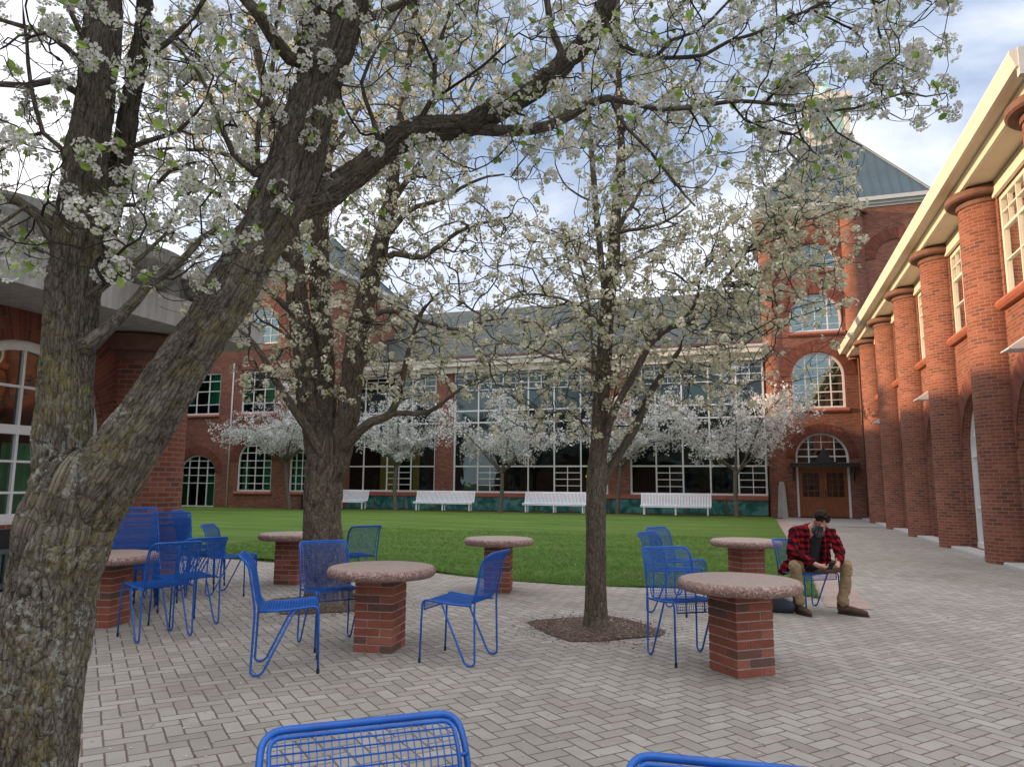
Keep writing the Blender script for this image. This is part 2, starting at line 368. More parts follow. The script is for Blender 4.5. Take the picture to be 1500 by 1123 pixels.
M['petal_cream'] = mk_blade('cream_blossom_petal', (.42, .40, .26), (.74, .70, .54))
M['petal_far'] = mk_blade('white_blossom_petal', (.46, .46, .44), (.80, .80, .78))
M['anther'] = simple('blossom_centre', (.10, .07, .04), .8)
M['leaf'] = mk_blade('young_leaf', (.13, .24, .03), (.34, .48, .09))

def mk_bark(name, dark, mid, light, lichen_shade, sc=1.0, attr=True):
    m, nt, b, out = mat(name)
    t = tc(nt); a = N(nt, 'ShaderNodeAttribute', attribute_name='bark'); vec = a.outputs['Vector']
    mp = N(nt, 'ShaderNodeMapping', inp={'Scale': (46*sc, 46*sc, 10*sc)}); L(nt, vec, mp.inputs[0])
    n = N(nt, 'ShaderNodeTexNoise', inp={'Scale': 1.0, 'Detail': 5.0, 'Roughness': .62, 'Distortion': .25}); L(nt, mp.outputs[0], n.inputs['Vector'])
    rid = math_(nt, 'ABSOLUTE', math_(nt, 'SUBTRACT', n.outputs['Fac'], .5)); rid = math_(nt, 'MULTIPLY', rid, 5.0); rid = math_(nt, 'MINIMUM', rid, 1.0)
    ra = N(nt, 'ShaderNodeAttribute', attribute_name='ridge'); rid = math_(nt, 'MULTIPLY', math_(nt, 'ADD', math_(nt, 'MULTIPLY', rid, .55), .45), ramp(nt, ra.outputs['Fac'], [(.10, (.05, .05, .05)), (.55, (1, 1, 1))]))
    wv = N(nt, 'ShaderNodeTexNoise', inp={'Scale': 14.0*sc, 'Detail': 3.0}); L(nt, vec, wv.inputs['Vector'])
    wsub = N(nt, 'ShaderNodeVectorMath', operation='SUBTRACT'); L(nt, wv.outputs['Color'], wsub.inputs[0]); wsub.inputs[1].default_value = (.5, .5, .5)
    wsc = N(nt, 'ShaderNodeVectorMath', operation='SCALE'); L(nt, wsub.outputs[0], wsc.inputs[0]); wsc.inputs['Scale'].default_value = .035
    wad = N(nt, 'ShaderNodeVectorMath', operation='ADD'); L(nt, vec, wad.inputs[0]); L(nt, wsc.outputs[0], wad.inputs[1])
    mp2 = N(nt, 'ShaderNodeMapping', inp={'Scale': (58*sc, 58*sc, 19*sc)}); L(nt, wad.outputs[0], mp2.inputs[0])
    vo = N(nt, 'ShaderNodeTexVoronoi', feature='DISTANCE_TO_EDGE', inp={'Scale': 1.0, 'Randomness': 1.0}); L(nt, mp2.outputs[0], vo.inputs['Vector'])
    crk = ramp(nt, vo.outputs['Distance'], [(.0, (.12, .12, .12)), (.10, (.75, .75, .75)), (.26, (1, 1, 1))]); rid = math_(nt, 'MULTIPLY', rid, crk)
    vcol = N(nt, 'ShaderNodeTexVoronoi', feature='F1', inp={'Scale': 1.0}); L(nt, mp2.outputs[0], vcol.inputs['Vector']); vsp = N(nt, 'ShaderNodeSeparateColor'); L(nt, vcol.outputs['Color'], vsp.inputs[0])
    fine = noise_(nt, t.outputs['Object'], 130*sc, 4, .7); big = noise_(nt, t.outputs['Object'], 4.5, 5, .65)
    c = ramp(nt, rid, [(0, tuple(.75*a+.25*b_ for a, b_ in zip(dark, mid))), (.22, mid), (.8, tuple(.45*a+.55*b_ for a, b_ in zip(mid, light))), (1, light)])
    c = mixc(nt, .8, c, ramp(nt, vsp.outputs[0], [(0, (.68, .66, .64)), (.5, (1, 1, 1)), (1, (1.4, 1.38, 1.34))]), 'MULTIPLY')
    c = mixc(nt, .75, c, ramp(nt, fine, [(.25, (.55, .53, .52)), (.5, (1, 1, 1)), (.78, (1.5, 1.5, 1.48))]), 'MULTIPLY')
    if lichen_shade:
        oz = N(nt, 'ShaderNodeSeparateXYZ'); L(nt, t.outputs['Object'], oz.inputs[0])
        crown_shade_fade = N(nt, 'ShaderNodeMapRange', interpolation_type='SMOOTHSTEP', inp={'From Min': 1.7, 'From Max': 3.0, 'To Min': 1.0, 'To Max': .18}); L(nt, oz.outputs[2], crown_shade_fade.inputs['Value'])  # pale cover fades upward: crown shade put into the bark colour
        gz = math_(nt, 'MULTIPLY', ramp(nt, noise_(nt, t.outputs['Object'], 21, 5, .75), [(.35, (0, 0, 0)), (.6, (1, 1, 1))]), crown_shade_fade.outputs[0])
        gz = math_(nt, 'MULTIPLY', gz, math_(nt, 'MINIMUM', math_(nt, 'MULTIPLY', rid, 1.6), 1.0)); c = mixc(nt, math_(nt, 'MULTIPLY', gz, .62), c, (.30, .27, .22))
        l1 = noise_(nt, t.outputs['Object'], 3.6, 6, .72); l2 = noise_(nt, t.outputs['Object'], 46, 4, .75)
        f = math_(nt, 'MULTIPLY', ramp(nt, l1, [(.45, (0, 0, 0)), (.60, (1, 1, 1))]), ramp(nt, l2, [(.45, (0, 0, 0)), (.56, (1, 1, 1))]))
        c = mixc(nt, math_(nt, 'MULTIPLY', math_(nt, 'MULTIPLY', f, crown_shade_fade.outputs[0]), .5), c, (.27, .25, .05))
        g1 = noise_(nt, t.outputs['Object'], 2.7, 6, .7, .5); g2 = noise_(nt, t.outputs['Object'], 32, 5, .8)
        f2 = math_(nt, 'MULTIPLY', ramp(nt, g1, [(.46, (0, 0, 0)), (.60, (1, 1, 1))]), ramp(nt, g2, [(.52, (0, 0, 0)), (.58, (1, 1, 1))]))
        c = mixc(nt, math_(nt, 'MULTIPLY', math_(nt, 'MULTIPLY', f2, crown_shade_fade.outputs[0]), .7), c, (.44, .46, .39))
    L(nt, c, b.inputs['Base Color']); b.inputs['Roughness'].default_value = .95; b.inputs['Specular IOR Level'].default_value = .12
    h = math_(nt, 'ADD', rid, math_(nt, 'MULTIPLY', fine, .3)); bump(nt, b, h, .8, .009/sc); return m
M['bark_old'] = mk_bark('lichened_shaded_pear_bark', (.014, .011, .009), (.080, .067, .054), (.19, .168, .140), True)
M['bark_mid'] = mk_bark('grey_pear_bark', (.028, .023, .017), (.125, .104, .078), (.25, .218, .172), False, .9)
M['bark_far'] = mk_bark('small_tree_bark', (.05, .04, .035), (.13, .11, .095), (.20, .175, .155), False, .7)
M['twig'] = simple('dark_twig_bark', (.026, .019, .017), .8, .3, 9)

# ------------------------------------------------------------------ world and sun
SUN_EL, SUN_AZ = rad(9.5), rad(-100)          # azimuth from +Y, clockwise positive
w = bpy.data.worlds.new("World"); scene.world = w; w.use_nodes = True; nt = w.node_tree; nt.nodes.clear()
wo = N(nt, 'ShaderNodeOutputWorld'); bg = N(nt, 'ShaderNodeBackground'); L(nt, bg.outputs[0], wo.inputs[0]); bg.inputs['Strength'].default_value = .12
sky = N(nt, 'ShaderNodeTexSky', sky_type='NISHITA', sun_disc=False, sun_elevation=SUN_EL, sun_rotation=SUN_AZ % (2*PI), air_density=1.0, dust_density=1.5, ozone_density=2.0)
t = tc(nt); s = N(nt, 'ShaderNodeSeparateXYZ'); L(nt, t.outputs['Generated'], s.inputs[0])
zz = math_(nt, 'ADD', math_(nt, 'MAXIMUM', s.outputs[2], 0.0), .16)
cv = N(nt, 'ShaderNodeCombineXYZ'); L(nt, math_(nt, 'DIVIDE', s.outputs[0], zz), cv.inputs[0]); L(nt, math_(nt, 'DIVIDE', s.outputs[1], zz), cv.inputs[1])
cl = noise_(nt, cv.outputs[0], .75, 9, .58, .35)
cl2 = noise_(nt, cv.outputs[0], .33, 4, .5)
den = math_(nt, 'ADD', math_(nt, 'MULTIPLY', cl, .62), math_(nt, 'MULTIPLY', cl2, .42))
hz = math_(nt, 'MULTIPLY', math_(nt, 'SUBTRACT', .42, math_(nt, 'MINIMUM', s.outputs[2], .42)), .30)
sunw = math_(nt, 'MULTIPLY', math_(nt, 'MAXIMUM', math_(nt, 'MULTIPLY', s.outputs[0], -1.0), 0.0), .045)
den = math_(nt, 'ADD', math_(nt, 'ADD', den, hz), sunw)
cov = ramp(nt, den, [(.47, (0, 0, 0)), (.56, (.55, .55, .55)), (.68, (1, 1, 1))])
ccol = ramp(nt, cl, [(.35, (5.6, 5.9, 6.8)), (.55, (7.6, 7.6, 8.0)), (.7, (8.6, 8.3, 8.1))])
sblue = mixc(nt, .55, sky.outputs[0], (2.5, 3.4, 5.0))
hw = math_(nt, 'POWER', math_(nt, 'SUBTRACT', 1.0, math_(nt, 'MINIMUM', math_(nt, 'MAXIMUM', s.outputs[2], 0.0), 1.0)), 5.0)
sblue = mixc(nt, math_(nt, 'MULTIPLY', hw, .8), sblue, (8.6, 8.0, 8.2))
skyc = mixc(nt, cov, sblue, ccol)
# sky overhead, out of view, brightened as added fill light on the court
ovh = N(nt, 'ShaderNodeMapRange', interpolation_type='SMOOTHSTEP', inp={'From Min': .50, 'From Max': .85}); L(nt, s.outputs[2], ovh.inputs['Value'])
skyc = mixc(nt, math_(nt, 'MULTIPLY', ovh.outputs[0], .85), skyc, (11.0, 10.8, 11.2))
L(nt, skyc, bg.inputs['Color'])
sd = bpy.data.lights.new('sun', 'SUN'); sd.energy = 4.4; sd.angle = rad(.6); sd.color = (1.0, .64, .36)
so = bpy.data.objects.new('sun', sd); C.objects.link(so)
sdir = Vector((math.sin(SUN_AZ)*math.cos(SUN_EL), math.cos(SUN_AZ)*math.cos(SUN_EL), math.sin(SUN_EL)))
so.rotation_euler = sdir.to_track_quat('Z', 'Y').to_euler(); so.location = (-30, 10, 30)
scene.view_settings.view_transform = 'Standard'; scene.view_settings.look = 'None'; scene.view_settings.exposure = .70; scene.view_settings.gamma = 1

# ------------------------------------------------------------------ facade tools
class Fac:
    """a vertical wall plane: u runs along it, n points out of the wall"""
    def __init__(s, kind, c, sgn): s.kind, s.c, s.sgn = kind, c, sgn       # kind 'x': plane x=c (u=y); 'y': plane y=c (u=x); sgn = outward normal sign
    def p(s, u, z, n=0.0): return (s.c+s.sgn*n, u, z) if s.kind == 'x' else (u, s.c+s.sgn*n, z)
def fbox(mb, F, u0, u1, z0, z1, n0, n1, m=0):
    a = F.p(u0, z0, n0); b = F.p(u1, z1, n1)
    mb.box(min(a[0], b[0]), max(a[0], b[0]), min(a[1], b[1]), max(a[1], b[1]), z0, z1, m)
def archz(u, uc, hw, zs, rise):
    q = max(0.0, 1-((u-uc)/hw)**2); return zs+rise*math.sqrt(q)
def fwall(mb, F, u0, u1, z0, z1, cols, rev=.2, m=0, mrev=0, n=0.0, seg=20):
    def q(a, b, c, d):
        if b-a > 1e-5 and d-c > 1e-5: mb.face([F.p(a, c, n), F.p(b, c, n), F.p(b, d, n), F.p(a, d, n)], [(a, c), (b, c), (b, d), (a, d)], m)
    u = u0
    for (ul, ur, ops) in sorted(cols):
        q(u, ul, z0, z1); uc = (ul+ur)/2; hw = (ur-ul)/2
        low = [(ul, z0), (ur, z0)]
        for (zb, zs, rise) in ops:
            us = [ul+(ur-ul)*(.5-.5*math.cos(PI*i/seg)) for i in range(seg+1)]
            # fill from the lower boundary up to zb
            for i in range(len(low)-1):
                (a, za), (b, zb2) = low[i], low[i+1]
                if zb-min(za, zb2) > 1e-5: mb.face([F.p(a, za, n), F.p(b, zb2, n), F.p(b, zb, n), F.p(a, zb, n)], [(a, za), (b, zb2), (b, zb), (a, zb)], m)
            # reveals
            def rv(p1, p2):
                d = math.hypot(p1[0]-p2[0], p1[1]-p2[1]); h = abs(p1[1]-p2[1]) > abs(p1[0]-p2[0])
                uv = [(0, p1[1]), (0, p2[1]), (rev, p2[1]), (rev, p1[1])] if h else [(p1[0], 0), (p2[0], 0), (p2[0], rev), (p1[0], rev)]
                mb.face([F.p(p1[0], p1[1], n), F.p(p2[0], p2[1], n), F.p(p2[0], p2[1], n-rev), F.p(p1[0], p1[1], n-rev)], uv, mrev)
            rv((ul, zb), (ur, zb)); rv((ul, zb), (ul, zs)); rv((ur, zb), (ur, zs))
            if rise > 0:
                low = [(x, archz(x, uc, hw, zs, rise)) for x in us]
            else: low = [(ul, zs), (ur, zs)]
            for i in range(len(low)-1): rv(low[i], low[i+1])
        for i in range(len(low)-1):
            (a, za), (b, zb2) = low[i], low[i+1]
            mb.face([F.p(a, za, n), F.p(b, zb2, n), F.p(b, z1, n), F.p(a, z1, n)], [(a, za), (b, zb2), (b, z1), (a, z1)], m)
        u = ur
    q(u, u1, z0, z1)
def part(mb, name, mats, parent, world=True, **k):
    o = mb.build(name, mats, parent, **k)
    if world and parent is not None: o.location = -Vector(parent.location)
    return o
def sub(mb, name, mats, parent, **k): return mb.build(name, mats, parent, **k)
def arch_ring(F, uc, hw, zs, rise, wd, proud, seg=28, zlow=None):
    mb = MB(); pts = []
    for i in range(seg+1):
        a = PI-PI*i/seg; ca, sa = math.cos(a), math.sin(a)
        pts.append(((uc+hw*ca, zs+rise*sa), (uc+(hw+wd)*ca, zs+(rise+wd)*sa)))
    s = 0
    for i in range(seg):
        (i0, o0), (i1, o1) = pts[i], pts[i+1]; dl = math.hypot(o0[0]-o1[0], o0[1]-o1[1])*.85; 
        mb.face([F.p(*i0, proud), F.p(*i1, proud), F.p(*o1, proud), F.p(*o0, proud)], [(s, 0), (s+dl, 0), (s+dl, wd), (s, wd)])
        mb.face([F.p(*o0, proud), F.p(*o1, proud), F.p(*o1, -.02), F.p(*o0, -.02)], [(s, 0), (s+dl, 0), (s+dl, .05), (s, .05)])
        mb.face([F.p(*i0, proud), F.p(*i1, proud), F.p(*i1, -.02), F.p(*i0, -.02)], [(s, 0), (s+dl, 0), (s+dl, .05), (s, .05)])
        s += dl
    return mb
def window(F, ul, ur, zb, zs, rise, parent, vs=(), hs=(), fw=.09, mw=.035, rec=.16, glass='glass', frame='white_frame', inner=True, curtain=None, depth=1.6, extra=None, navy=None, back='interior'):
    uc, hw = (ul+ur)/2, (ur-ul)/2
    def top(u, off=0.0):
        if rise <= 0: return zs-off
        h2, r2 = hw-off, rise-off; q = max(0., 1-((u-uc)/h2)**2) if h2 > 0 else 0
        return zs+r2*math.sqrt(q)
    def half(z, off=0.0):
        if z <= zs or rise <= 0: return hw-off
        q = max(0., 1-((z-zs)/(rise-off))**2); return (hw-off)*math.sqrt(q)
    f = MB(); n0, n1 = -rec-.03, -rec+.04
    fbox(f, F, ul, ur, zb, zb+fw, n0, n1+.015)
    fbox(f, F, ul, ul+fw, zb+fw, zs, n0, n1); fbox(f, F, ur-fw, ur, zb+fw, zs, n0, n1)
    if rise > 0:
        seg = 24
        for i in range(seg):
            a, b = PI-PI*i/seg, PI-PI*(i+1)/seg
            o0, o1 = (uc+hw*math.cos(a), zs+rise*math.sin(a)), (uc+hw*math.cos(b), zs+rise*math.sin(b))
            i0, i1 = (uc+(hw-fw)*math.cos(a), zs+(rise-fw)*math.sin(a)), (uc+(hw-fw)*math.cos(b), zs+(rise-fw)*math.sin(b))
            f.face([F.p(*o0, n1), F.p(*o1, n1), F.p(*i1, n1), F.p(*i0, n1)]); f.face([F.p(*i0, n1), F.p(*i1, n1), F.p(*i1, n0), F.p(*i0, n0)])
    else: fbox(f, F, ul+fw, ur-fw, zs-fw, zs, n0, n1)
    for v in vs:
        if isinstance(v, (int, float)): v = (v, mw, zb+fw, None)
        u, wv, a, b = v; b = top(u, fw*.5) if b is None else min(b, top(u, fw*.5)); fbox(f, F, u-wv/2, u+wv/2, a, b, n0+.006, n1-.008)
    for h in hs:
        if isinstance(h, (int, float)): h = (h, mw, None, None)
        z, wh, a, b = h; hh = half(z, fw*.5); a = uc-hh if a is None else max(a, uc-hh); b = uc+hh if b is None else min(b, uc+hh)
        if b > a: fbox(f, F, a, b, z-wh/2, z+wh/2, n0+.009, n1-.011)
    fo = part(f, 'window', M[frame], parent)
    g = MB(); ng = -rec-.012
    if rise > 0:
        seg = 24; P = [(ul+.02, zb+.02), (ur-.02, zb+.02)]+[(uc+(hw-.02)*math.cos(PI*i/seg), zs+(rise-.02)*math.sin(PI*i/seg)) for i in range(seg+1)]
    else: P = [(ul+.02, zb+.02), (ur-.02, zb+.02), (ur-.02, zs-.02), (ul+.02, zs-.02)]
    g.face([F.p(*p, ng) for p in P]); sub(g, 'pane', M[glass], fo)
    if navy:
        g = MB(); z0, z1 = navy; fbox(g, F, ul+.03, ur-.03, z0, z1, ng-.03, ng-.006); sub(g, 'spandrel_panel', M['blue_spandrel'], fo)
    if inner:
        r = MB(); zt = zs+max(rise, 0); d = -rec-depth; e = .05
        A = lambda u, z, n: F.p(u, z, n)
        r.face([A(ul-e, zb-e, d), A(ur+e, zb-e, d), A(ur+e, zt+e, d), A(ul-e, zt+e, d)])
        for (a, b) in (((ul-e, zb-e), (ur+e, zb-e)), ((ur+e, zb-e), (ur+e, zt+e)), ((ur+e, zt+e), (ul-e, zt+e)), ((ul-e, zt+e), (ul-e, zb-e))):
            r.face([A(*a, d), A(*b, d), A(*b, -rec-.035), A(*a, -rec-.035)])
        sub(r, 'room_lining', M[back], fo)
    if curtain:
        for (a, b, z0, z1) in curtain:
            c = MB(); n = max(8, int((b-a)/.04)); zz0 = z0; 
            for i in range(n):
                x0, x1 = a+(b-a)*i/n, a+(b-a)*(i+1)/n; w0, w1 = .04*math.sin(x0*38), .04*math.sin(x1*38)
                c.face([F.p(x0, z0, -rec-.2+w0), F.p(x1, z0, -rec-.2+w1), F.p(x1, z1, -rec-.2+w1), F.p(x0, z1, -rec-.2+w0)], smooth=True)
            sub(c, 'curtain', M['curtain'], fo)
    return fo
def grid(a, b, n): return [a+(b-a)*i/n for i in range(1, n)]
def sill(F, ul, ur, z, parent, h=.2, out=.10, name='sill', mt='sill_red'):
    mb = MB(); r = h/2
    prof = [(-.02, z-h), (out-.5*r, z-h), (out, z-h*.75), (out+.03, z-h*.5), (out, z-h*.22), (out-.5*r, z), (-.02, z)]
    n = len(prof)
    for i in range(n-1):
        p, q = prof[i], prof[i+1]; mb.face([F.p(ul, p[1], p[0]), F.p(ur, p[1], p[0]), F.p(ur, q[1], q[0]), F.p(ul, q[1], q[0])], smooth=True)
    mb.face([F.p(ul, p[1], p[0]) for p in prof]); mb.face([F.p(ur, p[1], p[0]) for p in prof])
    return part(mb, name, M[mt], parent)
def round_column(cx, cy, r, z0, z1, parent, a0, a1, caph=.2, capr=None, label=None):
    mb = MB(); mb.lathe([(r, z0), (r, z1)], cx, cy, a0, a1, 32, uvr=r)
    o = part(mb, 'column', M['brick'], parent)
    if capr:
        c = MB(); c.lathe([(r+.01, z1-.12), (r+.03, z1-.12), (r+.03, z1), (capr-.04, z1+.003), (capr, z1+.04), (capr, z1+caph-.03), (capr-.03, z1+caph), (0, z1+caph)], cx, cy, a0, a1, 40)
        sub(c, 'capital', M['cap_red'], o)
    return o

# ------------------------------------------------------------------ right wing
rw = empty('brick_wing', (4.85, 12.6, 0))
tag(rw, 'two storey brick wing with tall round columns and cream eaves on the right', 'building')
FR = Fac('x', 4.85, -1)
cols_y = [13.22, 17.37, 21.42, 25.55, 29.72, 33.95]
bays = [(a+b)/2 for a, b in zip(cols_y[:-1], cols_y[1:])]+[36.15]
ZS, RB = 2.3, 1.42
mb = MB(); wc = []
for k, yc in enumerate(bays):
    hw = RB if k < 5 else 1.25
    wc.append((yc-hw, yc+hw, [(.06, ZS, hw), (5.28, 7.42, 0)]))
fwall(mb, FR, 12.6, 38.32, 0, 7.9, wc, rev=.22)
# end wall, back and the far side
mb.face([(4.85, 12.6, 0), (17, 12.6, 0), (17, 12.6, 7.9), (4.85, 12.6, 7.9)], [(0, 0), (12, 0), (12, 7.9), (0, 7.9)])
mb.face([(17, 12.6, 0), (17, 38.3, 0), (17, 38.3, 7.9), (17, 12.6, 7.9)], [(0, 0), (26, 0), (26, 7.9), (0, 7.9)])
part(mb, 'wall', M['brick'], rw)
for k, yc in enumerate(bays):
    hw = RB if k < 5 else 1.25
    v = [(yc-hw*.36, .06, .2, None), (yc+hw*.36, .06, .2, None), (yc, .03, ZS-.25, None), (yc-hw*.7, .03, ZS, None), (yc+hw*.7, .03, ZS, None)]
    window(FR, yc-hw, yc+hw, .06, ZS, hw, rw, vs=v, hs=[(ZS-.03, .07, None, None), (1.02, .06, None, None), (ZS+.45, .03, None, None), (ZS+.9, .03, None, None)], fw=.13, rec=.2, depth=2.2,
           curtain=[(yc-hw+.1, yc-hw+.45, .2, ZS+.3)])
    window(FR, yc-hw, yc+hw, 5.28, 7.42, 0, rw, vs=[(u, .045 if i % 2 else .03, (5.35 if i % 2 else 6.72), None) for i, u in enumerate(grid(yc-hw, yc+hw, 6))],
           hs=[(6.72, .06, None, None), (7.05, .03, None, None), (6.05, .03, yc-hw*.33, yc+hw)], fw=.10, rec=.08, frame='cream', glass='glass', depth=2.0,
           curtain=[(yc+hw*.36, yc+hw-.12, 5.4, 6.7), (yc-hw+.1, yc-hw*.5, 5.4, 7.0)])
    sill(FR, yc-hw-.08, yc+hw+.08, 5.27, rw, h=.2, out=.16)
    part(arch_ring(FR, yc, hw, ZS, hw, .52, .03), 'brick_arch', M['arch_brick'], rw)
    # cream lintel band over the upper window
    b = MB(); fbox(b, FR, yc-hw-.05, yc+hw+.05, 7.42, 7.72, 0, .07); part(b, 'lintel', M['cream'], rw)
    # wedge shaped wall light
    wl = MB(); P = [(-.03, 3.98), (-.50, 3.98), (-.50, 4.0), (-.03, 4.33)]
    if k in (0, 2, 4): wl.prism([(4.85+p[0], p[1]) for p in P], 'y', yc-.24, yc+.24)
    if k in (0, 2, 4): part(wl, 'wall_light', M['white_frame'], rw)
    c = MB(); c.box(4.42, 4.83, yc-hw+.02, yc+hw-.02, -.02, .075, bev=.015); part(c, 'threshold', M['concrete_light'], rw)
for yc in cols_y:
    round_column(4.85, yc, .55, 0, 7.52, rw, PI/2, 3*PI/2, .18, .78)
# eaves: flat soffit, stepped mouldings, gutter
e = MB(); y0, y1 = 12.3, 38.1
e.face([(4.85, y0, 7.74), (4.3, y0, 7.74), (4.3, y1, 7.74), (4.85, y1, 7.74)]); e.face([(4.22, y0, 7.88), (3.98, y0, 7.88), (3.98, y1, 7.88), (4.22, y1, 7.88)])
part(e, 'soffit', M['soffit'], rw)
e = MB(); e.prism([(4.32, 7.70), (4.32, 7.96), (4.20, 7.96), (4.20, 7.84), (4.25, 7.80), (4.25, 7.70)], 'y', y0, y1); part(e, 'moulding', M['cream'], rw)
e = MB(); e.prism([(4.0, 7.86), (4.0, 8.14), (3.88, 8.14), (3.86, 8.08), (3.90, 7.98), (3.94, 7.86)], 'y', y0-.1, y1); e.prism([(16.9, 7.86), (16.9, 8.14), (17.1, 8.14), (17.1, 7.86)], 'y', y0, y1)
part(e, 'gutter', M['cream'], rw)
e = MB(); e.box(3.98, 17, y0-.12, y0, 7.72, 8.16); part(e, 'verge_board', M['grey_cornice'], rw)
e = MB(); L_ = 8.5; e.face([(3.98, y0, 8.12), (3.98, y1+.2, 8.12), (11, y1+.2, 9.55), (11, y0, 9.55)], [(0, 0), (26, 0), (26, 7), (0, 7)]); e.face([(11, y0, 9.55), (11, y1, 9.55), (17, y1, 8.12), (17, y0, 8.12)], [(0, 0), (26, 0), (26, 7), (0, 7)])
e.face([(3.98, y0, 8.12), (11, y0, 9.55), (17, y0, 8.12)]); part(e, 'roof', M['slate'], rw)
d = MB(); d.tube([(4.72, 36.9+.9, .15), (4.72, 37.8, 7.6)], .05, 8); part(d, 'downspout', M['cap_red'], rw)

# ------------------------------------------------------------------ right tower
FT = Fac('y', 38.3, -1)
tw = empty('brick_tower', (4.35, 42.3, 0))
tag(tw, 'tall square brick tower with blue green pyramid roof above the wooden entrance doors', 'building')
TX0, TX1, TY0, TY1, TZ = .43, 8.3, 38.3, 46.2, 15.2
wx0, wx1 = 1.72, 4.12; wxc = (wx0+wx1)/2; whw = (wx1-wx0)/2
mb = MB()
fwall(mb, FT, TX0+.55, TX1, 0, TZ, [(wx0, wx1, [(.02, 2.9, whw), (5.3, 6.9, whw), (9.12, 9.85, whw), (12.3, 12.45, whw)])], rev=.25)
FTs = Fac('x', TX0, -1); fwall(mb, FTs, TY0+.55, TY1, 0, TZ, [], rev=.2)
mb.face([(TX1, TY0, 0), (TX1, TY1, 0), (TX1, TY1, TZ), (TX1, TY0, TZ)], [(0, 0), (8, 0), (8, TZ), (0, TZ)])
mb.face([(TX0, TY1, 0), (TX1, TY1, 0), (TX1, TY1, TZ), (TX0, TY1, TZ)], [(0, 0), (8, 0), (8, TZ), (0, TZ)])
part(mb, 'wall', M['brick'], tw)
round_column(TX0+.62, TY0+.58, .63, 0, TZ-.32, tw, PI*.45, PI*2.02, .18, .80)
round_column(4.83, TY0+.15, .55, 7.6, TZ-.32, tw, PI, PI*2, .18, .76)
for (zb, zs, ring) in ((.02, 2.9, .42), (5.3, 6.9, .55), (9.12, 9.85, .42), (12.3, 12.45, .5)):
    part(arch_ring(FT, wxc, whw, zs, whw, ring, .035), 'brick_arch', M['arch_brick'], tw)
part(arch_ring(FT, 6.75, .95, 12.55, .95, .55, .05), 'brick_arch', M['arch_brick'], tw)
v4 = lambda a, b: [(x, .055, a, None) if i == 1 else (x, .03, a, None) for i, x in enumerate(grid(wx0, wx1, 4))]
def towerwin(zb, zs, hs, g='glass_sky', **k):
    return window(FT, wx0, wx1, zb, zs, whw, tw, vs=[(wx0+.62, .06, zb, None), (wxc, .035, zb, None), (wx1-.62, .06, zb, None)], hs=hs, fw=.1, rec=.2, glass=g, **k)
towerwin(5.3, 6.9, [(z, .03, None, None) for z in (5.7, 6.5, 6.9, 7.3, 7.7)]+[(6.1, .06, None, None)])
towerwin(9.12, 9.85, [(z, .03, None, None) for z in (9.5, 9.9, 10.3, 10.7)])
towerwin(12.3, 12.45, [(12.75, .03, None, None), (13.15, .03, None, None)])
towerwin(2.55, 2.9, [(2.95, .06, None, None), (3.3, .03, None, None), (3.65, .03, None, None)], g='glass')
for z in (5.28, 9.1, 12.28): sill(FT, wx0-.1, wx1+.15, z, tw, h=.22, out=.12)
# doors under the transom
dr = MB()
for s_, (a, b) in enumerate(((wx0+.12, wxc), (wxc, wx1-.12))):
    pass
fr = MB(); fbox(fr, FT, wx0, wx0+.1, .02, 2.55, -.22, -.08); fbox(fr, FT, wx1-.1, wx1, .02, 2.55, -.22, -.08); part(fr, 'door_frame', M['white_frame'], tw)
for s_, (a, b) in enumerate(((wx0+.11, wxc-.006), (wxc+.006, wx1-.11))):
    d = MB(); z0, z1 = .05, 2.36; mx = (a+b)/2; st = .16
    fbox(d, FT, a, a+st, z0, z1, -.22, -.15); fbox(d, FT, b-st, b, z0, z1, -.22, -.15); fbox(d, FT, a+st, b-st, z0, .30, -.22, -.15); fbox(d, FT, a+st, b-st, z1-.2, z1, -.22, -.15)
    fbox(d, FT, a+st, b-st, .82, 1.0, -.22, -.15); fbox(d, FT, a+st, b-st, .30, .82, -.22, -.18)
    for x in (mx-.14, mx+.14): fbox(d, FT, x-.012, x+.012, 1.0, z1-.2, -.21, -.16)
    for z in grid(1.0, z1-.2, 4): fbox(d, FT, a+st, b-st, z-.012, z+.012, -.209, -.161)
    do = part(d, 'door', M['wood'], tw)
    g = MB(); g.face([FT.p(a+st, 1.0, -.19), FT.p(b-st, 1.0, -.19), FT.p(b-st, z1-.2, -.19), FT.p(a+st, z1-.2, -.19)]); sub(g, 'pane', M['glass'], do)
    h = MB(); hx = wxc+(-.09 if s_ == 0 else .09); h.tube([FT.p(hx, .95, -.15), FT.p(hx, .97, -.09), FT.p(hx, 1.3, -.09), FT.p(hx, 1.32, -.15)], .014, 8); sub(h, 'handle', M['black_metal'], do)
d = MB(); fbox(d, FT, wx0+.1, wx1-.1, 2.36, 2.55, -.22, -.12); part(d, 'door_head', M['wood'], tw)
d = MB(); fbox(d, FT, wx0, wx1, .0, 2.5, -2.2, -2.1); fbox(d, FT, wx0-.02, wx1+.02, -.03, .02, -2.2, .0); part(d, 'vestibule', M['interior_wall'], tw)
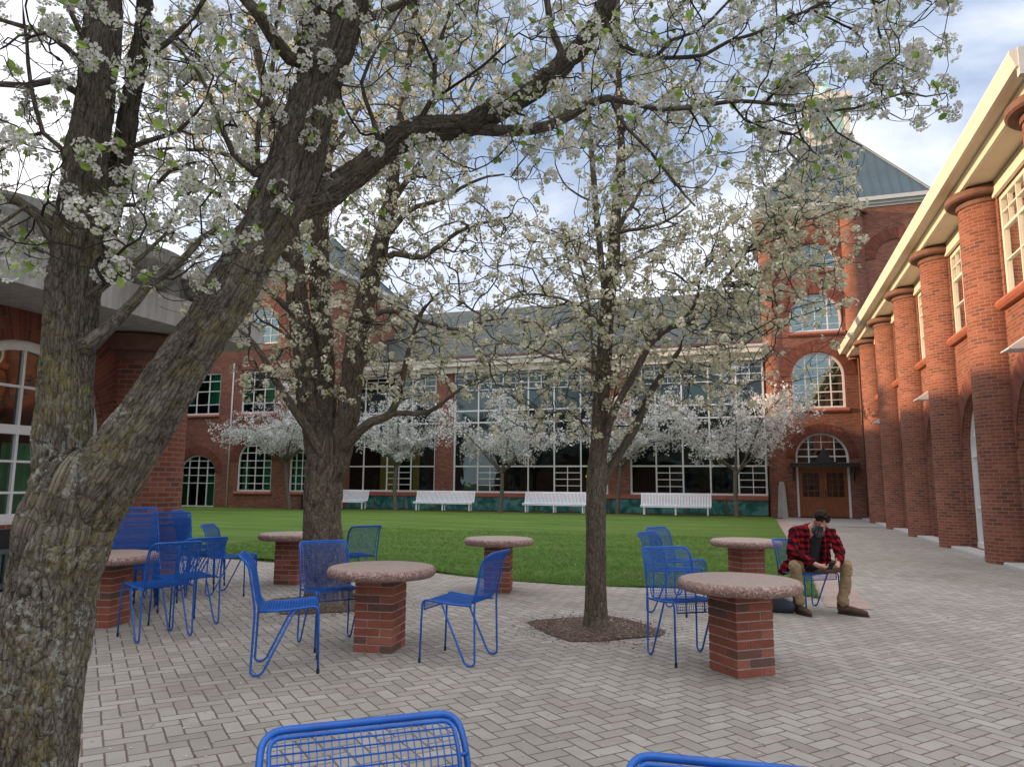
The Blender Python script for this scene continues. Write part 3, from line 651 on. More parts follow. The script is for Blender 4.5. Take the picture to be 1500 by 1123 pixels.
# black canopy over the doors with its curved crest and brackets
c = MB(); fbox(c, FT, 1.5, 4.45, 2.42, 2.56, .0, .95); fbox(c, FT, 1.45, 4.5, 2.56, 2.61, -.0+.002, 1.0)
co = part(c, 'door_canopy', M['black_metal'], tw)
c = MB(); P = []
for i in range(17):
    a = i/16; x = wxc-.62+1.24*a; z = 2.61+.62*math.exp(-((x-wxc)/.30)**2)+.09*math.exp(-((x-wxc)/.09)**2); P.append((x, z))
P = [(wxc-.62, 2.60)]+P+[(wxc+.62, 2.60)]
c.face([FT.p(x, z, .93) for x, z in P]); c.face([FT.p(x, z, .85) for x, z in P][::-1])
for a, b in zip(P[:-1], P[1:]): c.face([FT.p(*a, .93), FT.p(*b, .93), FT.p(*b, .85), FT.p(*a, .85)])
sub(c, 'canopy_crest', M['black_metal'], co)
for x in (1.6, 4.3):
    c = MB(); c.tube([FT.p(x, 1.75, .03), FT.p(x, 2.0, .12), FT.p(x, 2.3, .5), FT.p(x, 2.42, .85)], .025, 6); sub(c, 'canopy_bracket', M['black_metal'], co)
# cornice and pyramid roof
c = MB(); o_ = .30
for (ins, z0, z1) in ((.05, TZ, TZ+.12), (.16, TZ+.12, TZ+.26), (o_, TZ+.26, TZ+.46)):
    c.box(TX0-ins, TX1+ins, TY0-ins, TY1+ins, z0, z1-.002)
part(c, 'cornice', M['grey_cornice'], tw)
def pyramid(cx, cy, hw, z0, hw2, z1, parent, seam=.42):
    b = [(cx-hw, cy-hw), (cx+hw, cy-hw), (cx+hw, cy+hw), (cx-hw, cy+hw)]; t_ = [(cx-hw2, cy-hw2), (cx+hw2, cy-hw2), (cx+hw2, cy+hw2), (cx-hw2, cy+hw2)]
    m_ = MB()
    for k in range(4): m_.face([(*b[k], z0), (*b[(k+1) % 4], z0), (*t_[(k+1) % 4], z1), (*t_[k], z1)])
    m_.face([(*p, z1) for p in t_]); ro = part(m_, 'roof', M['metal_roof'], parent)
    s_ = MB()
    for k in range(4):
        B0, B1, T0, T1 = [Vector((*p, 0)) for p in (b[k], b[(k+1) % 4], t_[k], t_[(k+1) % 4])]
        dx = (B1-B0).normalized(); inn = Vector((-dx.y, dx.x, 0)); n_ = int(2*hw/seam)
        s_.tube([(B0.x, B0.y, z0+.02), (T0.x, T0.y, z1+.02)], .06, 5, smooth=False)
        for i in range(1, n_):
            u = 2*hw*i/n_; run = min(1.0, u/(hw-hw2), (2*hw-u)/(hw-hw2))
            p0 = B0+dx*u; p1 = p0+inn*(hw-hw2)*run
            s_.tube([(p0.x, p0.y, z0+.01), (p1.x, p1.y, z0+(z1-z0)*run+.01)], .022, 4, smooth=False, caps=False)
    sub(s_, 'roof_seam', M['metal_roof'], ro)
    return ro
pyramid(4.365, 42.25, 4.1, TZ+.46, 1.2, 20.0, tw)
def lantern(cx, cy, z, r, h, parent):
    l = MB(); l.box(cx-r, cx+r, cy-r, cy+r, z-.1, z+.5); l.box(cx-r-.12, cx+r+.12, cy-r-.12, cy+r+.12, z+.5, z+.62)
    zt = z+.62+h
    for sx in (-1, 1):
        for sy in (-1, 1): l.box(cx+sx*(r-.12)-.12, cx+sx*(r-.12)+.12, cy+sy*(r-.12)-.12, cy+sy*(r-.12)+.12, z+.62, zt)
    l.box(cx-r-.2, cx+r+.2, cy-r-.2, cy+r+.2, zt, zt+.18); l.box(cx-r-.05, cx+r+.05, cy-r-.05, cy+r+.05, zt+.18, zt+.4)
    lo = part(l, 'lantern', M['cream'], parent)
    g = MB(); g.box(cx-r+.16, cx+r-.16, cy-r+.16, cy+r-.16, z+.62, zt); sub(g, 'louvre', M['copper_light'], lo)
    g = MB(); g.lathe([(r*1.0, zt+.4), (r*.75, zt+.8), (r*.35, zt+1.2), (.16, zt+1.6), (.10, zt+2.2), (.16, zt+2.3), (.05, zt+2.5), (0.02, zt+3.6), (0, zt+3.65)], cx, cy, seg=16); sub(g, 'spire', M['copper_light'], lo)
lantern(4.365, 42.25, 20.0, 1.05, 2.0, tw)

# ------------------------------------------------------------------ glazed hall across the back
HY = 38.55; FH = Fac('y', HY, -1); HX0, HX1 = -25.6, .40
hall = empty('glazed_hall', (-12, HY, 0))
tag(hall, 'long low hall with tall gridded windows between brick piers under a grey slate roof', 'building')
hb = [(-6.45, .40, 5), (-16.6, -7.62, 6), (-25.6, -17.72, 5)]
mb = MB(); fwall(mb, FH, HX0, HX1, 0, 8.0, [(a, b, [(1.02, 7.85, 0)]) for a, b, n in hb], rev=.3)
mb.face([(HX0, HY+12, 0), (HX1, HY+12, 0), (HX1, HY+12, 8), (HX0, HY+12, 8)], [(0, 0), (25, 0), (25, 8), (0, 8)])
part(mb, 'wall', M['brick'], hall)
for bi, (a, b, n) in enumerate(hb):
    st = (b-a)/n; vs = [(u, .08, 1.05, None) for u in grid(a, b, n)]; hs = [(2.5, .08, None, None), (4.98, .08, None, None), (5.66, .08, None, None)]
    for k in range(n):
        u0, u1 = a+k*st, a+(k+1)*st
        if (k in (1, 4) and bi < 2) or (bi == 2 and k == 3):
            for z in grid(1.1, 2.5, 4): hs.append((z, .04, u0, u1))
            vs.append(((u0+u1)/2, .04, 1.1, 2.5))
        vs.append(((u0+u1)/2, .035, 6.9, None))
    hs += [(7.2, .04, None, None), (6.85, .045, None, None), (7.55, .03, None, None)]
    w_ = window(FH, a, b, 1.02, 7.85, 0, hall, vs=vs, hs=hs, fw=.1, rec=.14, glass='glass_dark', depth=6.0, navy=(5.02, 5.62))
    # upper pale blinds that catch the sky
    g = MB(); fbox(g, FH, a+st*(1 if bi else 2), b-st*(2 if bi == 1 else 1), 5.75, 7.0, -.34, -.30); sub(g, 'blind', M['copper_light'], w_)
    g = MB()
    for k in range(n):
        if (k*7+bi*3) % 4 == 0: continue
        u0 = a+k*st+.1; fbox(g, FH, u0, u0+.5+.3*((k*5) % 3), 1.2, 2.1+.5*((k*3) % 3), -3.4, -3.0)
    sub(g, 'furniture', M['interior_wall'], w_)
g = MB(); fbox(g, FH, -22.3, -21.0, 1.1, 3.6, -2.0, -1.9); fbox(g, FH, -20.0, -19.6, 1.1, 3.6, -1.9, -1.8); part(g, 'curtain', M['yellow'], hall)
for x, z in ((-9.0, 2.05),):
    lm, lnt, lb, lo_ = mat('lit_lamp_shade'); lb.inputs['Base Color'].default_value = (.9, .5, .12, 1); lb.inputs['Emission Color'].default_value = (1, .5, .12, 1); lb.inputs['Emission Strength'].default_value = 2.2
    g = MB(); g.lathe([(.20, z-.12), (.12, z+.12), (.11, z+.12)], x, HY+1.6, seg=16); part(g, 'lamp_shade', lm, hall)
b = MB(); fbox(b, FH, HX0, HX1, .80, 1.02, 0, .10); part(b, 'sill_band', M['sill_red'], hall)
b = MB()
for k in range(13): fbox(b, FH, HX0+k*2.0+.04, HX0+k*2.0+1.96, .06, .78, -.02, .035)
part(b, 'spandrel_panel', M['teal_panel'], hall)
b = MB(); fbox(b, FH, HX0, HX1+.02, 7.85, 8.2, -.1, .22); fbox(b, FH, HX0, HX1+.02, 8.2, 8.48, -.1, .5); part(b, 'fascia', M['cream'], hall)
b = MB(); fbox(b, FH, HX0, HX1+.02, 8.482, 8.60, -.1, .58); part(b, 'gutter', M['grey_cornice'], hall)
b = MB(); fbox(b, FH, HX0, HX1, 8.6, 8.95, -1.5, -.4); part(b, 'parapet', M['cap_red'], hall)
r_ = MB(); ya, yb, za, zb_ = HY+.45, HY+8.5, 8.62, 13.75
r_.face([(HX0, ya, za), (HX1+.01, ya, za), (HX1+.01, yb, zb_), (HX0, yb, zb_)], [(0, 0), (26, 0), (26, 9.5), (0, 9.5)]); r_.face([(HX0, yb, zb_), (HX1, yb, zb_), (HX1, yb+6, 9), (HX0, yb+6, 9)], [(0, 0), (26, 0), (26, 8), (0, 8)])
part(r_, 'roof', M['slate'], hall)

# ------------------------------------------------------------------ left far wing with its own tower
LY = 35.2; FL = Fac('y', LY, -1)
lw = empty('brick_wing', (-30, LY, 0))
tag(lw, 'far brick wing on the left with arched windows rising into a second tower', 'building')
LX0, LX1 = -36, -23.4
wl_ = [(-32.95, -30.3, .05, 2.05), (-28.75, -26.4, 1.0, 2.75), (-25.2, -23.6, 1.0, 2.75)]
mb = MB(); cols_ = []
for (a, b, zb, zs) in wl_:
    hw = (b-a)/2; ops = [(zb, zs, hw if zb > .5 else hw*.8)]
    ops.append((5.5, 8.0, 0)); 
    if a > -30 and b < -26: ops.append((9.6, 10.7, hw))
    cols_.append((a, b, ops))
TLX0, TLX1, LTZ = -33.3, -23.4, 13.6
fwall(mb, FL, LX0, TLX0, 0, 8.9, [], rev=.2)
fwall(mb, FL, TLX0, TLX1, 0, LTZ, [(a, b, o) for a, b, o in cols_ if a > TLX0], rev=.2)
Fs = Fac('x', TLX1, 1); fwall(mb, Fs, LY, LY+9.7, 0, LTZ, [], rev=.1)
Fs2 = Fac('x', TLX0, -1); fwall(mb, Fs2, LY, LY+9.7, 0, LTZ, [], rev=.1)
part(mb, 'wall', M['brick'], lw)
for (a, b, zb, zs) in wl_:
    hw = (b-a)/2; rs = hw if zb > .5 else hw*.8
    if a < TLX0: continue
    window(FL, a, b, zb, zs, rs, lw, vs=grid(a, b, 4), hs=[z for z in (1.45, 1.9, 2.35, 2.75, 3.2, 3.6)], fw=.09, mw=.045, rec=.12, curtain=[(a+.1, a+.6, zb+.1, zs), (b-.8, b-.1, zb+.1, zs)])
    window(FL, a, b, 5.5, 8.0, 0, lw, vs=grid(a, b, 3), hs=[6.1, 6.9, 7.5], fw=.09, mw=.05, rec=.12, navy=(5.52, 6.0), curtain=[(b-.9, b-.1, 6.1, 7.9), (a+.1, a+.5, 6.1, 7.9)])
    if zb > .5: sill(FL, a-.12, b+.1, zb-.01, lw, h=.2)
    sill(FL, a-.12, b+.1, 5.49, lw, h=.2)
    part(arch_ring(FL, (a+b)/2, hw, zs, rs, .5, .03), 'brick_arch', M['arch_brick'], lw)
a, b = wl_[1][:2]; window(FL, a, b, 9.6, 10.7, (b-a)/2, lw, vs=grid(a, b, 4), hs=[10.1, 10.6, 11.1], fw=.09, rec=.12, glass='glass_sky')
part(arch_ring(FL, (a+b)/2, (b-a)/2, 10.7, (b-a)/2, .5, .03), 'brick_arch', M['arch_brick'], lw)
c = MB(); c.box(TLX0-.25, TLX1+.25, LY-.25, LY+9.9, LTZ, LTZ+.2); c.box(TLX0-.4, TLX1+.4, LY-.4, LY+10.05, LTZ+.2, LTZ+.45); part(c, 'cornice', M['grey_cornice'], lw)
pyramid((TLX0+TLX1)/2, LY+4.95, 5.0, LTZ+.45, 1.2, LTZ+4.6, lw)
lantern((TLX0+TLX1)/2, LY+4.95, LTZ+4.6, 1.05, 2.0, lw)
d = MB(); d.tube([(-29.35, LY-.06, .1), (-29.35, LY-.06, 8.5)], .045, 6); part(d, 'downspout', M['grey_cornice'], lw)
b = MB(); b.box(-23.9, -23.0+.2, LY-.6, LY-.05, 0, .9); part(b, 'plinth', M['black_metal'], lw)
b = MB(); b.box(LX0, TLX0+.0, LY, LY+8, 8.9, 9.2); part(b, 'eaves', M['cream'], lw)
# sun blocker added in the west behind the near wing, keeps the lawn shaded
sun_blocker = empty('unseen_brick_block', (-42, 10, 0))
tag(sun_blocker, 'unseen brick block added far behind the concrete canopy to shade the courtyard', 'building')
mb = MB(); Fw = Fac('x', -37.0, 1); fwall(mb, Fw, -12, 46, 0, 9.0, [(y, y+2.4, [(1, 3, 1.2), (5.4, 7.6, 0)]) for y in range(-9, 44, 4)], rev=.15)
mb.face([(-50, -12, 0), (-37, -12, 0), (-37, -12, 9), (-50, -12, 9)], [(0, 0), (13, 0), (13, 9), (0, 9)]); mb.face([(-50, 46, 0), (-37, 46, 0), (-37, 46, 9), (-50, 46, 9)], [(0, 0), (13, 0), (13, 9), (0, 9)])
mb.face([(-50, -12, 0), (-50, 46, 0), (-50, 46, 9), (-50, -12, 9)], [(0, 0), (58, 0), (58, 9), (0, 9)])
part(mb, 'wall', M['brick'], sun_blocker)
for y in range(-9, 44, 4):
    window(Fw, y, y+2.4, 1, 3, 1.2, sun_blocker, vs=grid(y, y+2.4, 3), hs=[2, 3], rec=.1); window(Fw, y, y+2.4, 5.4, 7.6, 0, sun_blocker, vs=grid(y, y+2.4, 3), hs=[6.5], rec=.1)
r_ = MB(); r_.face([(-36.6, -12.4, 8.95), (-36.6, 46.4, 8.95), (-43, 46.4, 12.0), (-43, -12.4, 12.0)], [(0, 0), (58, 0), (58, 7), (0, 7)]); r_.face([(-50.4, -12.4, 8.95), (-50.4, 46.4, 8.95), (-43, 46.4, 12.0), (-43, -12.4, 12.0)], [(0, 0), (58, 0), (58, 7), (0, 7)])
r_.face([(-36.6, -12.4, 8.95), (-50.4, -12.4, 8.95), (-43, -12.4, 12.0)]); r_.face([(-36.6, 46.4, 8.95), (-50.4, 46.4, 8.95), (-43, 46.4, 12.0)]); part(r_, 'roof', M['slate'], sun_blocker)

# wing behind the photographer: closes the court and is what the hall glass mirrors
sb = empty('unseen_brick_block', (-10, -24, 0))
tag(sb, 'brick block behind the camera that closes the courtyard', 'building')
mb = MB(); Fs_ = Fac('y', -22.0, 1); fwall(mb, Fs_, -36, 17, 0, 9.0, [(x, x+2.4, [(1, 3, 1.2), (5.4, 7.6, 0)]) for x in range(-34, 14, 4)], rev=.15)
for x_ in (-36, 17): mb.face([(x_, -34, 0), (x_, -22, 0), (x_, -22, 9), (x_, -34, 9)], [(0, 0), (12, 0), (12, 9), (0, 9)])
mb.face([(-36, -34, 0), (17, -34, 0), (17, -34, 9), (-36, -34, 9)], [(0, 0), (53, 0), (53, 9), (0, 9)])
part(mb, 'wall', M['brick'], sb)
for x in range(-34, 14, 4):
    window(Fs_, x, x+2.4, 1, 3, 1.2, sb, vs=grid(x, x+2.4, 3), hs=[2, 3], rec=.1); window(Fs_, x, x+2.4, 5.4, 7.6, 0, sb, vs=grid(x, x+2.4, 3), hs=[6.5], rec=.1)
r_ = MB(); r_.face([(-36.4, -21.6, 8.95), (17.4, -21.6, 8.95), (17.4, -28, 12.4), (-36.4, -28, 12.4)], [(0, 0), (53, 0), (53, 7), (0, 7)]); r_.face([(-36.4, -34.4, 8.95), (17.4, -34.4, 8.95), (17.4, -28, 12.4), (-36.4, -28, 12.4)], [(0, 0), (53, 0), (53, 7), (0, 7)])
for x_ in (-36.4, 17.4): r_.face([(x_, -21.6, 8.95), (x_, -34.4, 8.95), (x_, -28, 12.4)])
part(r_, 'roof', M['slate'], sb)

# ------------------------------------------------------------------ near left building with the concrete canopy
nb = empty('brick_pavilion', (-9, 4, 0))
tag(nb, 'near brick pavilion with a white arched window under a scalloped concrete canopy', 'building')
FN = Fac('x', -9.0, 1)
mb = MB(); nbw = [(5.7, 8.08), (1.5, 3.9), (-2.7, -.3)]
fwall(mb, FN, -6, 9.4, 0, 4.6, [(a, b, [(.95, 2.14, 1.19)]) for a, b in nbw], rev=.2)
mb.face([(-9, 9.4, 0), (-22, 9.4, 0), (-22, 9.4, 4.6), (-9, 9.4, 4.6)], [(0, 0), (13, 0), (13, 4.6), (0, 4.6)]); mb.face([(-9, -6, 0), (-22, -6, 0), (-22, -6, 4.6), (-9, -6, 4.6)], [(0, 0), (13, 0), (13, 4.6), (0, 4.6)])
mb.face([(-22, -6, 0), (-22, 9.4, 0), (-22, 9.4, 4.6), (-22, -6, 4.6)], [(0, 0), (15, 0), (15, 4.6), (0, 4.6)])
part(mb, 'wall', M['brick'], nb)
for a, b in nbw:
    uc = (a+b)/2
    window(FN, a, b, .95, 2.14, 1.19, nb, vs=[(uc-.40, .075, .95, None), (uc+.40, .075, .95, None), (uc-.78, .035, 1.0, 2.1), (uc+.78, .035, 1.0, 2.1), (uc, .035, 1.0, None)],
           hs=[(2.16, .12, None, None), (2.72, .035, None, None), (1.35, .03, None, None), (1.75, .03, None, None)], fw=.13, mw=.04, rec=.14, curtain=[(a+.1, a+.6, 1, 2.1), (uc, uc+.5, 1, 2.0)], depth=2.5)
    part(arch_ring(FN, uc, 1.19, 2.14, 1.19, .72, .03), 'brick_arch', M['arch_brick'], nb)
    g = MB(); fbox(g, FN, a, b, .14, .90, .005, .02); part(g, 'cellar_opening', M['black_metal'], nb)
    g = MB(); fbox(g, FN, a+.02, b-.02, .18, .24, .05, .11); fbox(g, FN, a+.02, b-.02, .60, .66, .05, .11)
    k = a+.06
    while k < b: fbox(g, FN, k, k+.03, .24, .60, .06, .10); k += .075
    gm = M.setdefault('green_grille', simple('grey_green_grille', (.07, .11, .095), .5)); part(g, 'grille', gm, nb)
    b_ = MB(); fbox(b_, FN, a-.1, b+.1, .02, .14, 0, .14); part(b_, 'ledge', M['concrete_light'], nb)
round_column(-9.02, 8.82, .62, 0, 3.42, nb, -PI/2, PI, .26, .80)
for yc in (4.8, .6): round_column(-9.0, yc, .55, 0, 3.42, nb, -PI/2, PI/2, .26, .80)
# canopy slab, fascia and row of bowls
c = MB(); c.box(-9.6, -7.95, -6.4, 9.85, 3.70, 3.80); part(c, 'canopy_soffit', M['concrete_light'], nb)
c = MB(); c.box(-7.95, -7.80, -6.4, 9.85, 3.70, 4.12); c.box(-9.6, -7.80, 9.85, 10.0, 3.70, 4.12); part(c, 'canopy_fascia', M['concrete_light'], nb)
k = 9.2
while k > -6:
    c = MB(); c.lathe([(.06, 4.02), (.30, 4.07), (.52, 4.18), (.68, 4.30), (.76, 4.42), (.78, 4.60)], -8.22, k, -PI/2-.25, PI/2+.25, 24)
    c.lathe([(.78, 4.60), (.70, 4.60), (.70, 4.50)], -8.22, k, -PI/2-.25, PI/2+.25, 24)
    part(c, 'canopy_bowl', M['concrete'], nb); k -= 1.72
c = MB(); c.box(-9.6, -8.1, -6.4, 9.8, 4.12, 4.50); part(c, 'canopy_upstand', M['concrete'], nb)
c = MB(); c.box(-9.6, -8.0, -6.5, 9.9, 4.50, 4.56); part(c, 'roof_edge', M['grey_cornice'], nb)
c = MB(); c.face([(-8.1, -6.5, 4.565), (-8.1, 9.9, 4.565), (-15, 9.9, 5.3), (-15, -6.5, 5.3)], [(0, 0), (16, 0), (16, 7), (0, 7)]); c.face([(-22.3, -6.5, 4.565), (-22.3, 9.9, 4.565), (-15, 9.9, 5.3), (-15, -6.5, 5.3)], [(0, 0), (16, 0), (16, 7), (0, 7)])
c.face([(-8.1, 9.9, 4.4), (-8.1, 9.9, 4.565), (-15, 9.9, 5.3), (-22.3, 9.9, 4.565), (-22.3, 9.9, 4.4)]); part(c, 'roof', M['slate'], nb)

# ------------------------------------------------------------------ ground
def tesselate(poly, z, name, mt, step=None, zf=None):
    bm = bmesh.new(); vs = [bm.verts.new((x, y, z)) for x, y in poly]; bm.faces.new(vs)
    if step:
        xs = [p[0] for p in poly]; ys = [p[1] for p in poly]
        for ax, lo, hi in ((0, min(xs), max(xs)), (1, min(ys), max(ys))):
            c = lo+step
            while c < hi:
                co = (c, 0, 0) if ax == 0 else (0, c, 0); no = (1, 0, 0) if ax == 0 else (0, 1, 0)
                bmesh.ops.bisect_plane(bm, geom=bm.verts[:]+bm.edges[:]+bm.faces[:], plane_co=co, plane_no=no); c += step
        if zf:
            for v in bm.verts: v.co.z = zf(v.co.x, v.co.y)
    bmesh.ops.recalc_face_normals(bm, faces=bm.faces)
    me = bpy.data.meshes.new(name); bm.to_mesh(me); bm.free(); me.materials.append(mt)
    if me.polygons and me.polygons[0].normal.z < 0: me.flip_normals()
    for p in me.polygons: p.use_smooth = bool(zf)
    o = bpy.data.objects.new(name, me); C.objects.link(o); tag(o, kind='structure'); return o
far = simple('distant_ground_turf', (.06, .10, .035), .95, .3, .05)
tesselate([(-900, -900), (900, -900), (900, 900), (-900, 900)], -.02, 'ground', far)
tesselate([(-24, -8), (17, -8), (17, 38.2), (-24, 38.2)], 0, 'plaza_paving', M['paving'])
# lawn outline: curved front edge, straight right edge
front = [(-36.9, 36.6), (-36.9, 14.5), (-22, 13.6), (-14, 12.6), (-10.5, 12.25), (-8.6, 11.95), (-7.2, 11.75), (-6.2, 11.7), (-5.3, 11.62), (-4.6, 11.35), (-3.75, 11.1), (-2.8, 10.98), (-1.8, 11.1), (-.9, 11.3), (-.1, 11.35), (.45, 11.2), (.70, 10.9), (.72, 12)]
lawn_poly = front+[(.62, 34.9), (.5, 36.6)]
def in_lawn(x, y):
    c = False; n = len(lawn_poly)
    for i in range(n):
        (x1, y1), (x2, y2) = lawn_poly[i], lawn_poly[i-1]
        if (y1 > y) != (y2 > y) and x < (x2-x1)*(y-y1)/(y2-y1)+x1: c = not c
    return c
def lawn_z(x, y):
    e = min(1, max(0, (y-11.0)/1.4)); return .012+.05*e+.10*e*mnoise.noise((x*.12, y*.12, 0))**2+.012*mnoise.noise((x*.9, y*.9, 1))
tesselate(lawn_poly, .02, 'lawn', M['lawn'], .8, lawn_z)
pink = simple('pink_flush_kerb', (.33, .25, .215), .85, .15, 3, bmp=.3, bscale=90)
tesselate([(.74, 10.2), (1.28, 10.2), (1.05, 36.6), (.66, 36.6)], .006, 'kerb_strip', pink)
walk = mk_concrete('brushed_walk_concrete', (.26, .25, .24), (.36, .35, .335))
tesselate([(1.08, 30.5), (4.4, 30.5), (4.4, 38.29), (.98, 38.29)], .010, 'path', walk)
tesselate([(-26, 36.55), (.98, 36.55), (.98, 38.5), (-26, 38.5)], .012, 'kerb_bed', M['mulch'])
def pit(cx, cy, hw, rot, name='tree_pit'):
    P = []
    for k in range(4):
        for j in range(6):
            a = k*PI/2+rot; t_ = -1+2*j/6; x, y = hw, t_*hw; f_ = 1-.10*abs(t_)**4; q = ((x+random.uniform(-.03, .03))*f_, y*f_+random.uniform(-.02, .02))
            P.append((cx+q[0]*math.cos(a)-q[1]*math.sin(a), cy+q[0]*math.sin(a)+q[1]*math.cos(a)))
    return tesselate(P, .006, name, M['mulch'], .12, lambda x, y: .008+.03*max(0, 1-math.hypot(x-cx, y-cy)/hw)+.012*mnoise.noise((x*9, y*9, 0))**2)
T1 = at(42, 1123, 2.62); T1.z = 0
T2 = ground(481, 884); T3 = ground(873, 920)
pit(T1.x, T1.y, .62, rad(41)); pit(T2.x, T2.y, .68, rad(41)); pit(T3.x-.02, T3.y, .60, rad(41))

# ------------------------------------------------------------------ instanced scatter of small templates into ONE mesh
def scatter(templates, mats_, pos, nrm, scl, name, parent, tint=None, roll=None):
    """templates: list of (V (n,3), faces list, matidx list). Builds one mesh."""
    Vs, Fl, Ft, Mi, Ti = [], [], [], [], []; off = 0
    ids = RNG.integers(0, len(templates), len(pos)); roll = RNG.uniform(0, 2*PI, len(pos))
    tint = RNG.uniform(0, 1, len(pos)) if tint is None else tint
    for k, (V, F, mi) in enumerate(templates):
        sel = np.where(ids == k)[0]
        if len(sel) == 0: continue
        n = nrm[sel]/np.linalg.norm(nrm[sel], axis=1, keepdims=True)
        ref = np.where(np.abs(n[:, 2:3]) < .9, np.array([[0, 0, 1.]]), np.array([[1., 0, 0]]))
        a = np.cross(ref, n); a /= np.linalg.norm(a, axis=1, keepdims=True); b = np.cross(n, a)
        c, s_ = np.cos(roll[sel])[:, None], np.sin(roll[sel])[:, None]; a2 = a*c+b*s_; b2 = -a*s_+b*c
        P = pos[sel][:, None, :]+scl[sel][:, None, None]*(V[None, :, 0:1]*a2[:, None, :]+V[None, :, 1:2]*b2[:, None, :]+V[None, :, 2:3]*n[:, None, :])
        m = len(sel); nv = len(V); Vs.append(P.reshape(-1, 3)); base = off+np.arange(m)*nv
        lens = np.array([len(f) for f in F]); flat = np.concatenate([np.array(f) for f in F])
        Fl.append((base[:, None]+flat[None, :]).reshape(-1)); Ft.append(np.tile(lens, m)); Mi.append(np.tile(np.array(mi), m))
        Ti.append(np.clip(np.repeat(tint[sel], nv)+RNG.uniform(-.25, .25, m*nv), 0, 1)); off += m*nv
    V = np.concatenate(Vs); fl = np.concatenate(Fl); ft = np.concatenate(Ft); mi = np.concatenate(Mi); ti = np.concatenate(Ti)
    me = bpy.data.meshes.new(name); me.vertices.add(len(V)); me.vertices.foreach_set('co', V.astype(np.float32).ravel())
    me.loops.add(len(fl)); me.loops.foreach_set('vertex_index', fl.astype(np.int32))
    st = np.concatenate([[0], np.cumsum(ft)[:-1]]); me.polygons.add(len(ft)); me.polygons.foreach_set('loop_start', st.astype(np.int32)); me.polygons.foreach_set('loop_total', ft.astype(np.int32))
    for x in mats_: me.materials.append(x)
    me.polygons.foreach_set('material_index', mi.astype(np.int32))
    at_ = me.attributes.new('tint', 'FLOAT', 'POINT'); at_.data.foreach_set('value', ti.astype(np.float32))
    me.update(calc_edges=True); me.validate()
    o = bpy.data.objects.new(name, me); C.objects.link(o)
    if parent is not None: o.parent = parent; o.location = -Vector(parent.location)
    return o
# grass tufts along the near part of the lawn
tuft = []
for k in range(5):
    V = []; F = []
    for j in range(7):
        a = random.uniform(0, 2*PI); x, y = random.uniform(-.03, .03), random.uniform(-.03, .03); h = random.uniform(.6, 1.1)*.045; lx, ly = math.cos(a)*.016, math.sin(a)*.016; wx, wy = -math.sin(a)*.0022, math.cos(a)*.0022
        n = len(V); V += [(x-wx, y-wy, -.005), (x+wx, y+wy, -.005), (x+lx, y+ly, h)]; F.append((n, n+1, n+2))
    tuft.append((np.array(V), F, [0]*len(F)))
pp = []
while len(pp) < 26000:
    d = 10.7+11*RNG.random()**1.8; x = RNG.uniform(-12, .8); y = d
    if in_lawn(x, y): pp.append((x, y, lawn_z(x, y)))
for i in range(len(front)-2):            # ragged fringe on the edge itself
    (x1, y1), (x2, y2) = front[i], front[i+1]; n = int(math.hypot(x2-x1, y2-y1)*90)
    if x1 < -13: continue
    for k in range(n):
        t_ = RNG.random(); pp.append((x1+(x2-x1)*t_+RNG.normal(0, .03), y1+(y2-y1)*t_+RNG.normal(0, .045)+.02+.05*mnoise.noise((x1+(x2-x1)*t_, 3, 1)), .012))
pp = np.array(pp); nn = np.stack([RNG.normal(0, .2, len(pp)), RNG.normal(0, .2, len(pp)), np.ones(len(pp))], 1)
tag(scatter(tuft, [M['blade']], pp, nn, RNG.uniform(.6, 1.25, len(pp)), 'grass', None), 'short green grass of the lawn beyond the tables', 'grass', kind='stuff')
# fallen petals and crumbs on the paving
ch = [(np.array([(-.5, -.4, .1), (.5, -.3, .2), (.4, .5, .1), (-.4, .4, .25)]), [(0, 1, 2, 3)], [0]), (np.array([(-.6, -.2, .1), (.2, -.5, .2), (.5, .3, .15)]), [(0, 1, 2)], [1])]
pos = []
for k in range(4200):
    x, y = RNG.uniform(-9, 5), 2.2+9*RNG.random()**1.3
    if not in_lawn(x, y): pos.append((x, y, .003))
for k in range(2600):
    x, y = RNG.uniform(-9, .7), 10.9+9*RNG.random()**1.5
    if in_lawn(x, y): pos.append((x, y, lawn_z(x, y)+.03))
for tx, ty, nn_ in ((T1.x, T1.y, 350), (T2.x, T2.y, 420), (T3.x, T3.y, 380)):
    for k in range(nn_): a = RNG.uniform(0, 2*PI); r = abs(RNG.normal(0, .8))+.15; pos.append((tx+r*math.cos(a), ty+r*math.sin(a), .02 if r < .6 else .003))
pos = np.array(pos); nn = np.tile([[0., 0, 1]], (len(pos), 1))+RNG.normal(0, .15, (len(pos), 3))
crumb = simple('brown_leaf_litter', (.11, .055, .035), .9, .4, 20)
tag(scatter(ch, [M['petal'], crumb], pos, nn, RNG.uniform(.007, .019, len(pos)), 'fallen_petals', None), 'white petals and brown crumbs scattered over the grey paving', 'petals', kind='stuff')

chip = [(np.array([(-1, -.25, .1), (1, -.2, .2), (.9, .25, .35), (-.9, .3, .2)]), [(0, 1, 2, 3)], [0])]
pos = []
for tx, ty, hw_ in ((T1.x, T1.y, .62), (T2.x, T2.y, .68), (T3.x, T3.y, .60)):
    for k in range(1500):
        a = RNG.uniform(0, 2*PI); r = hw_*(.75+abs(RNG.normal(0, .42))); pos.append((tx+r*math.cos(a), ty+r*math.sin(a), .012 if r < hw_ else .004))
pos = np.array(pos); nn = np.tile([[0., 0, 1]], (len(pos), 1))+RNG.normal(0, .3, (len(pos), 3))
tag(scatter(chip, [crumb], pos, nn, RNG.uniform(.006, .017, len(pos)), 'mulch_chips', None), 'loose brown mulch chips spilled around the tree pits', 'mulch', kind='stuff')
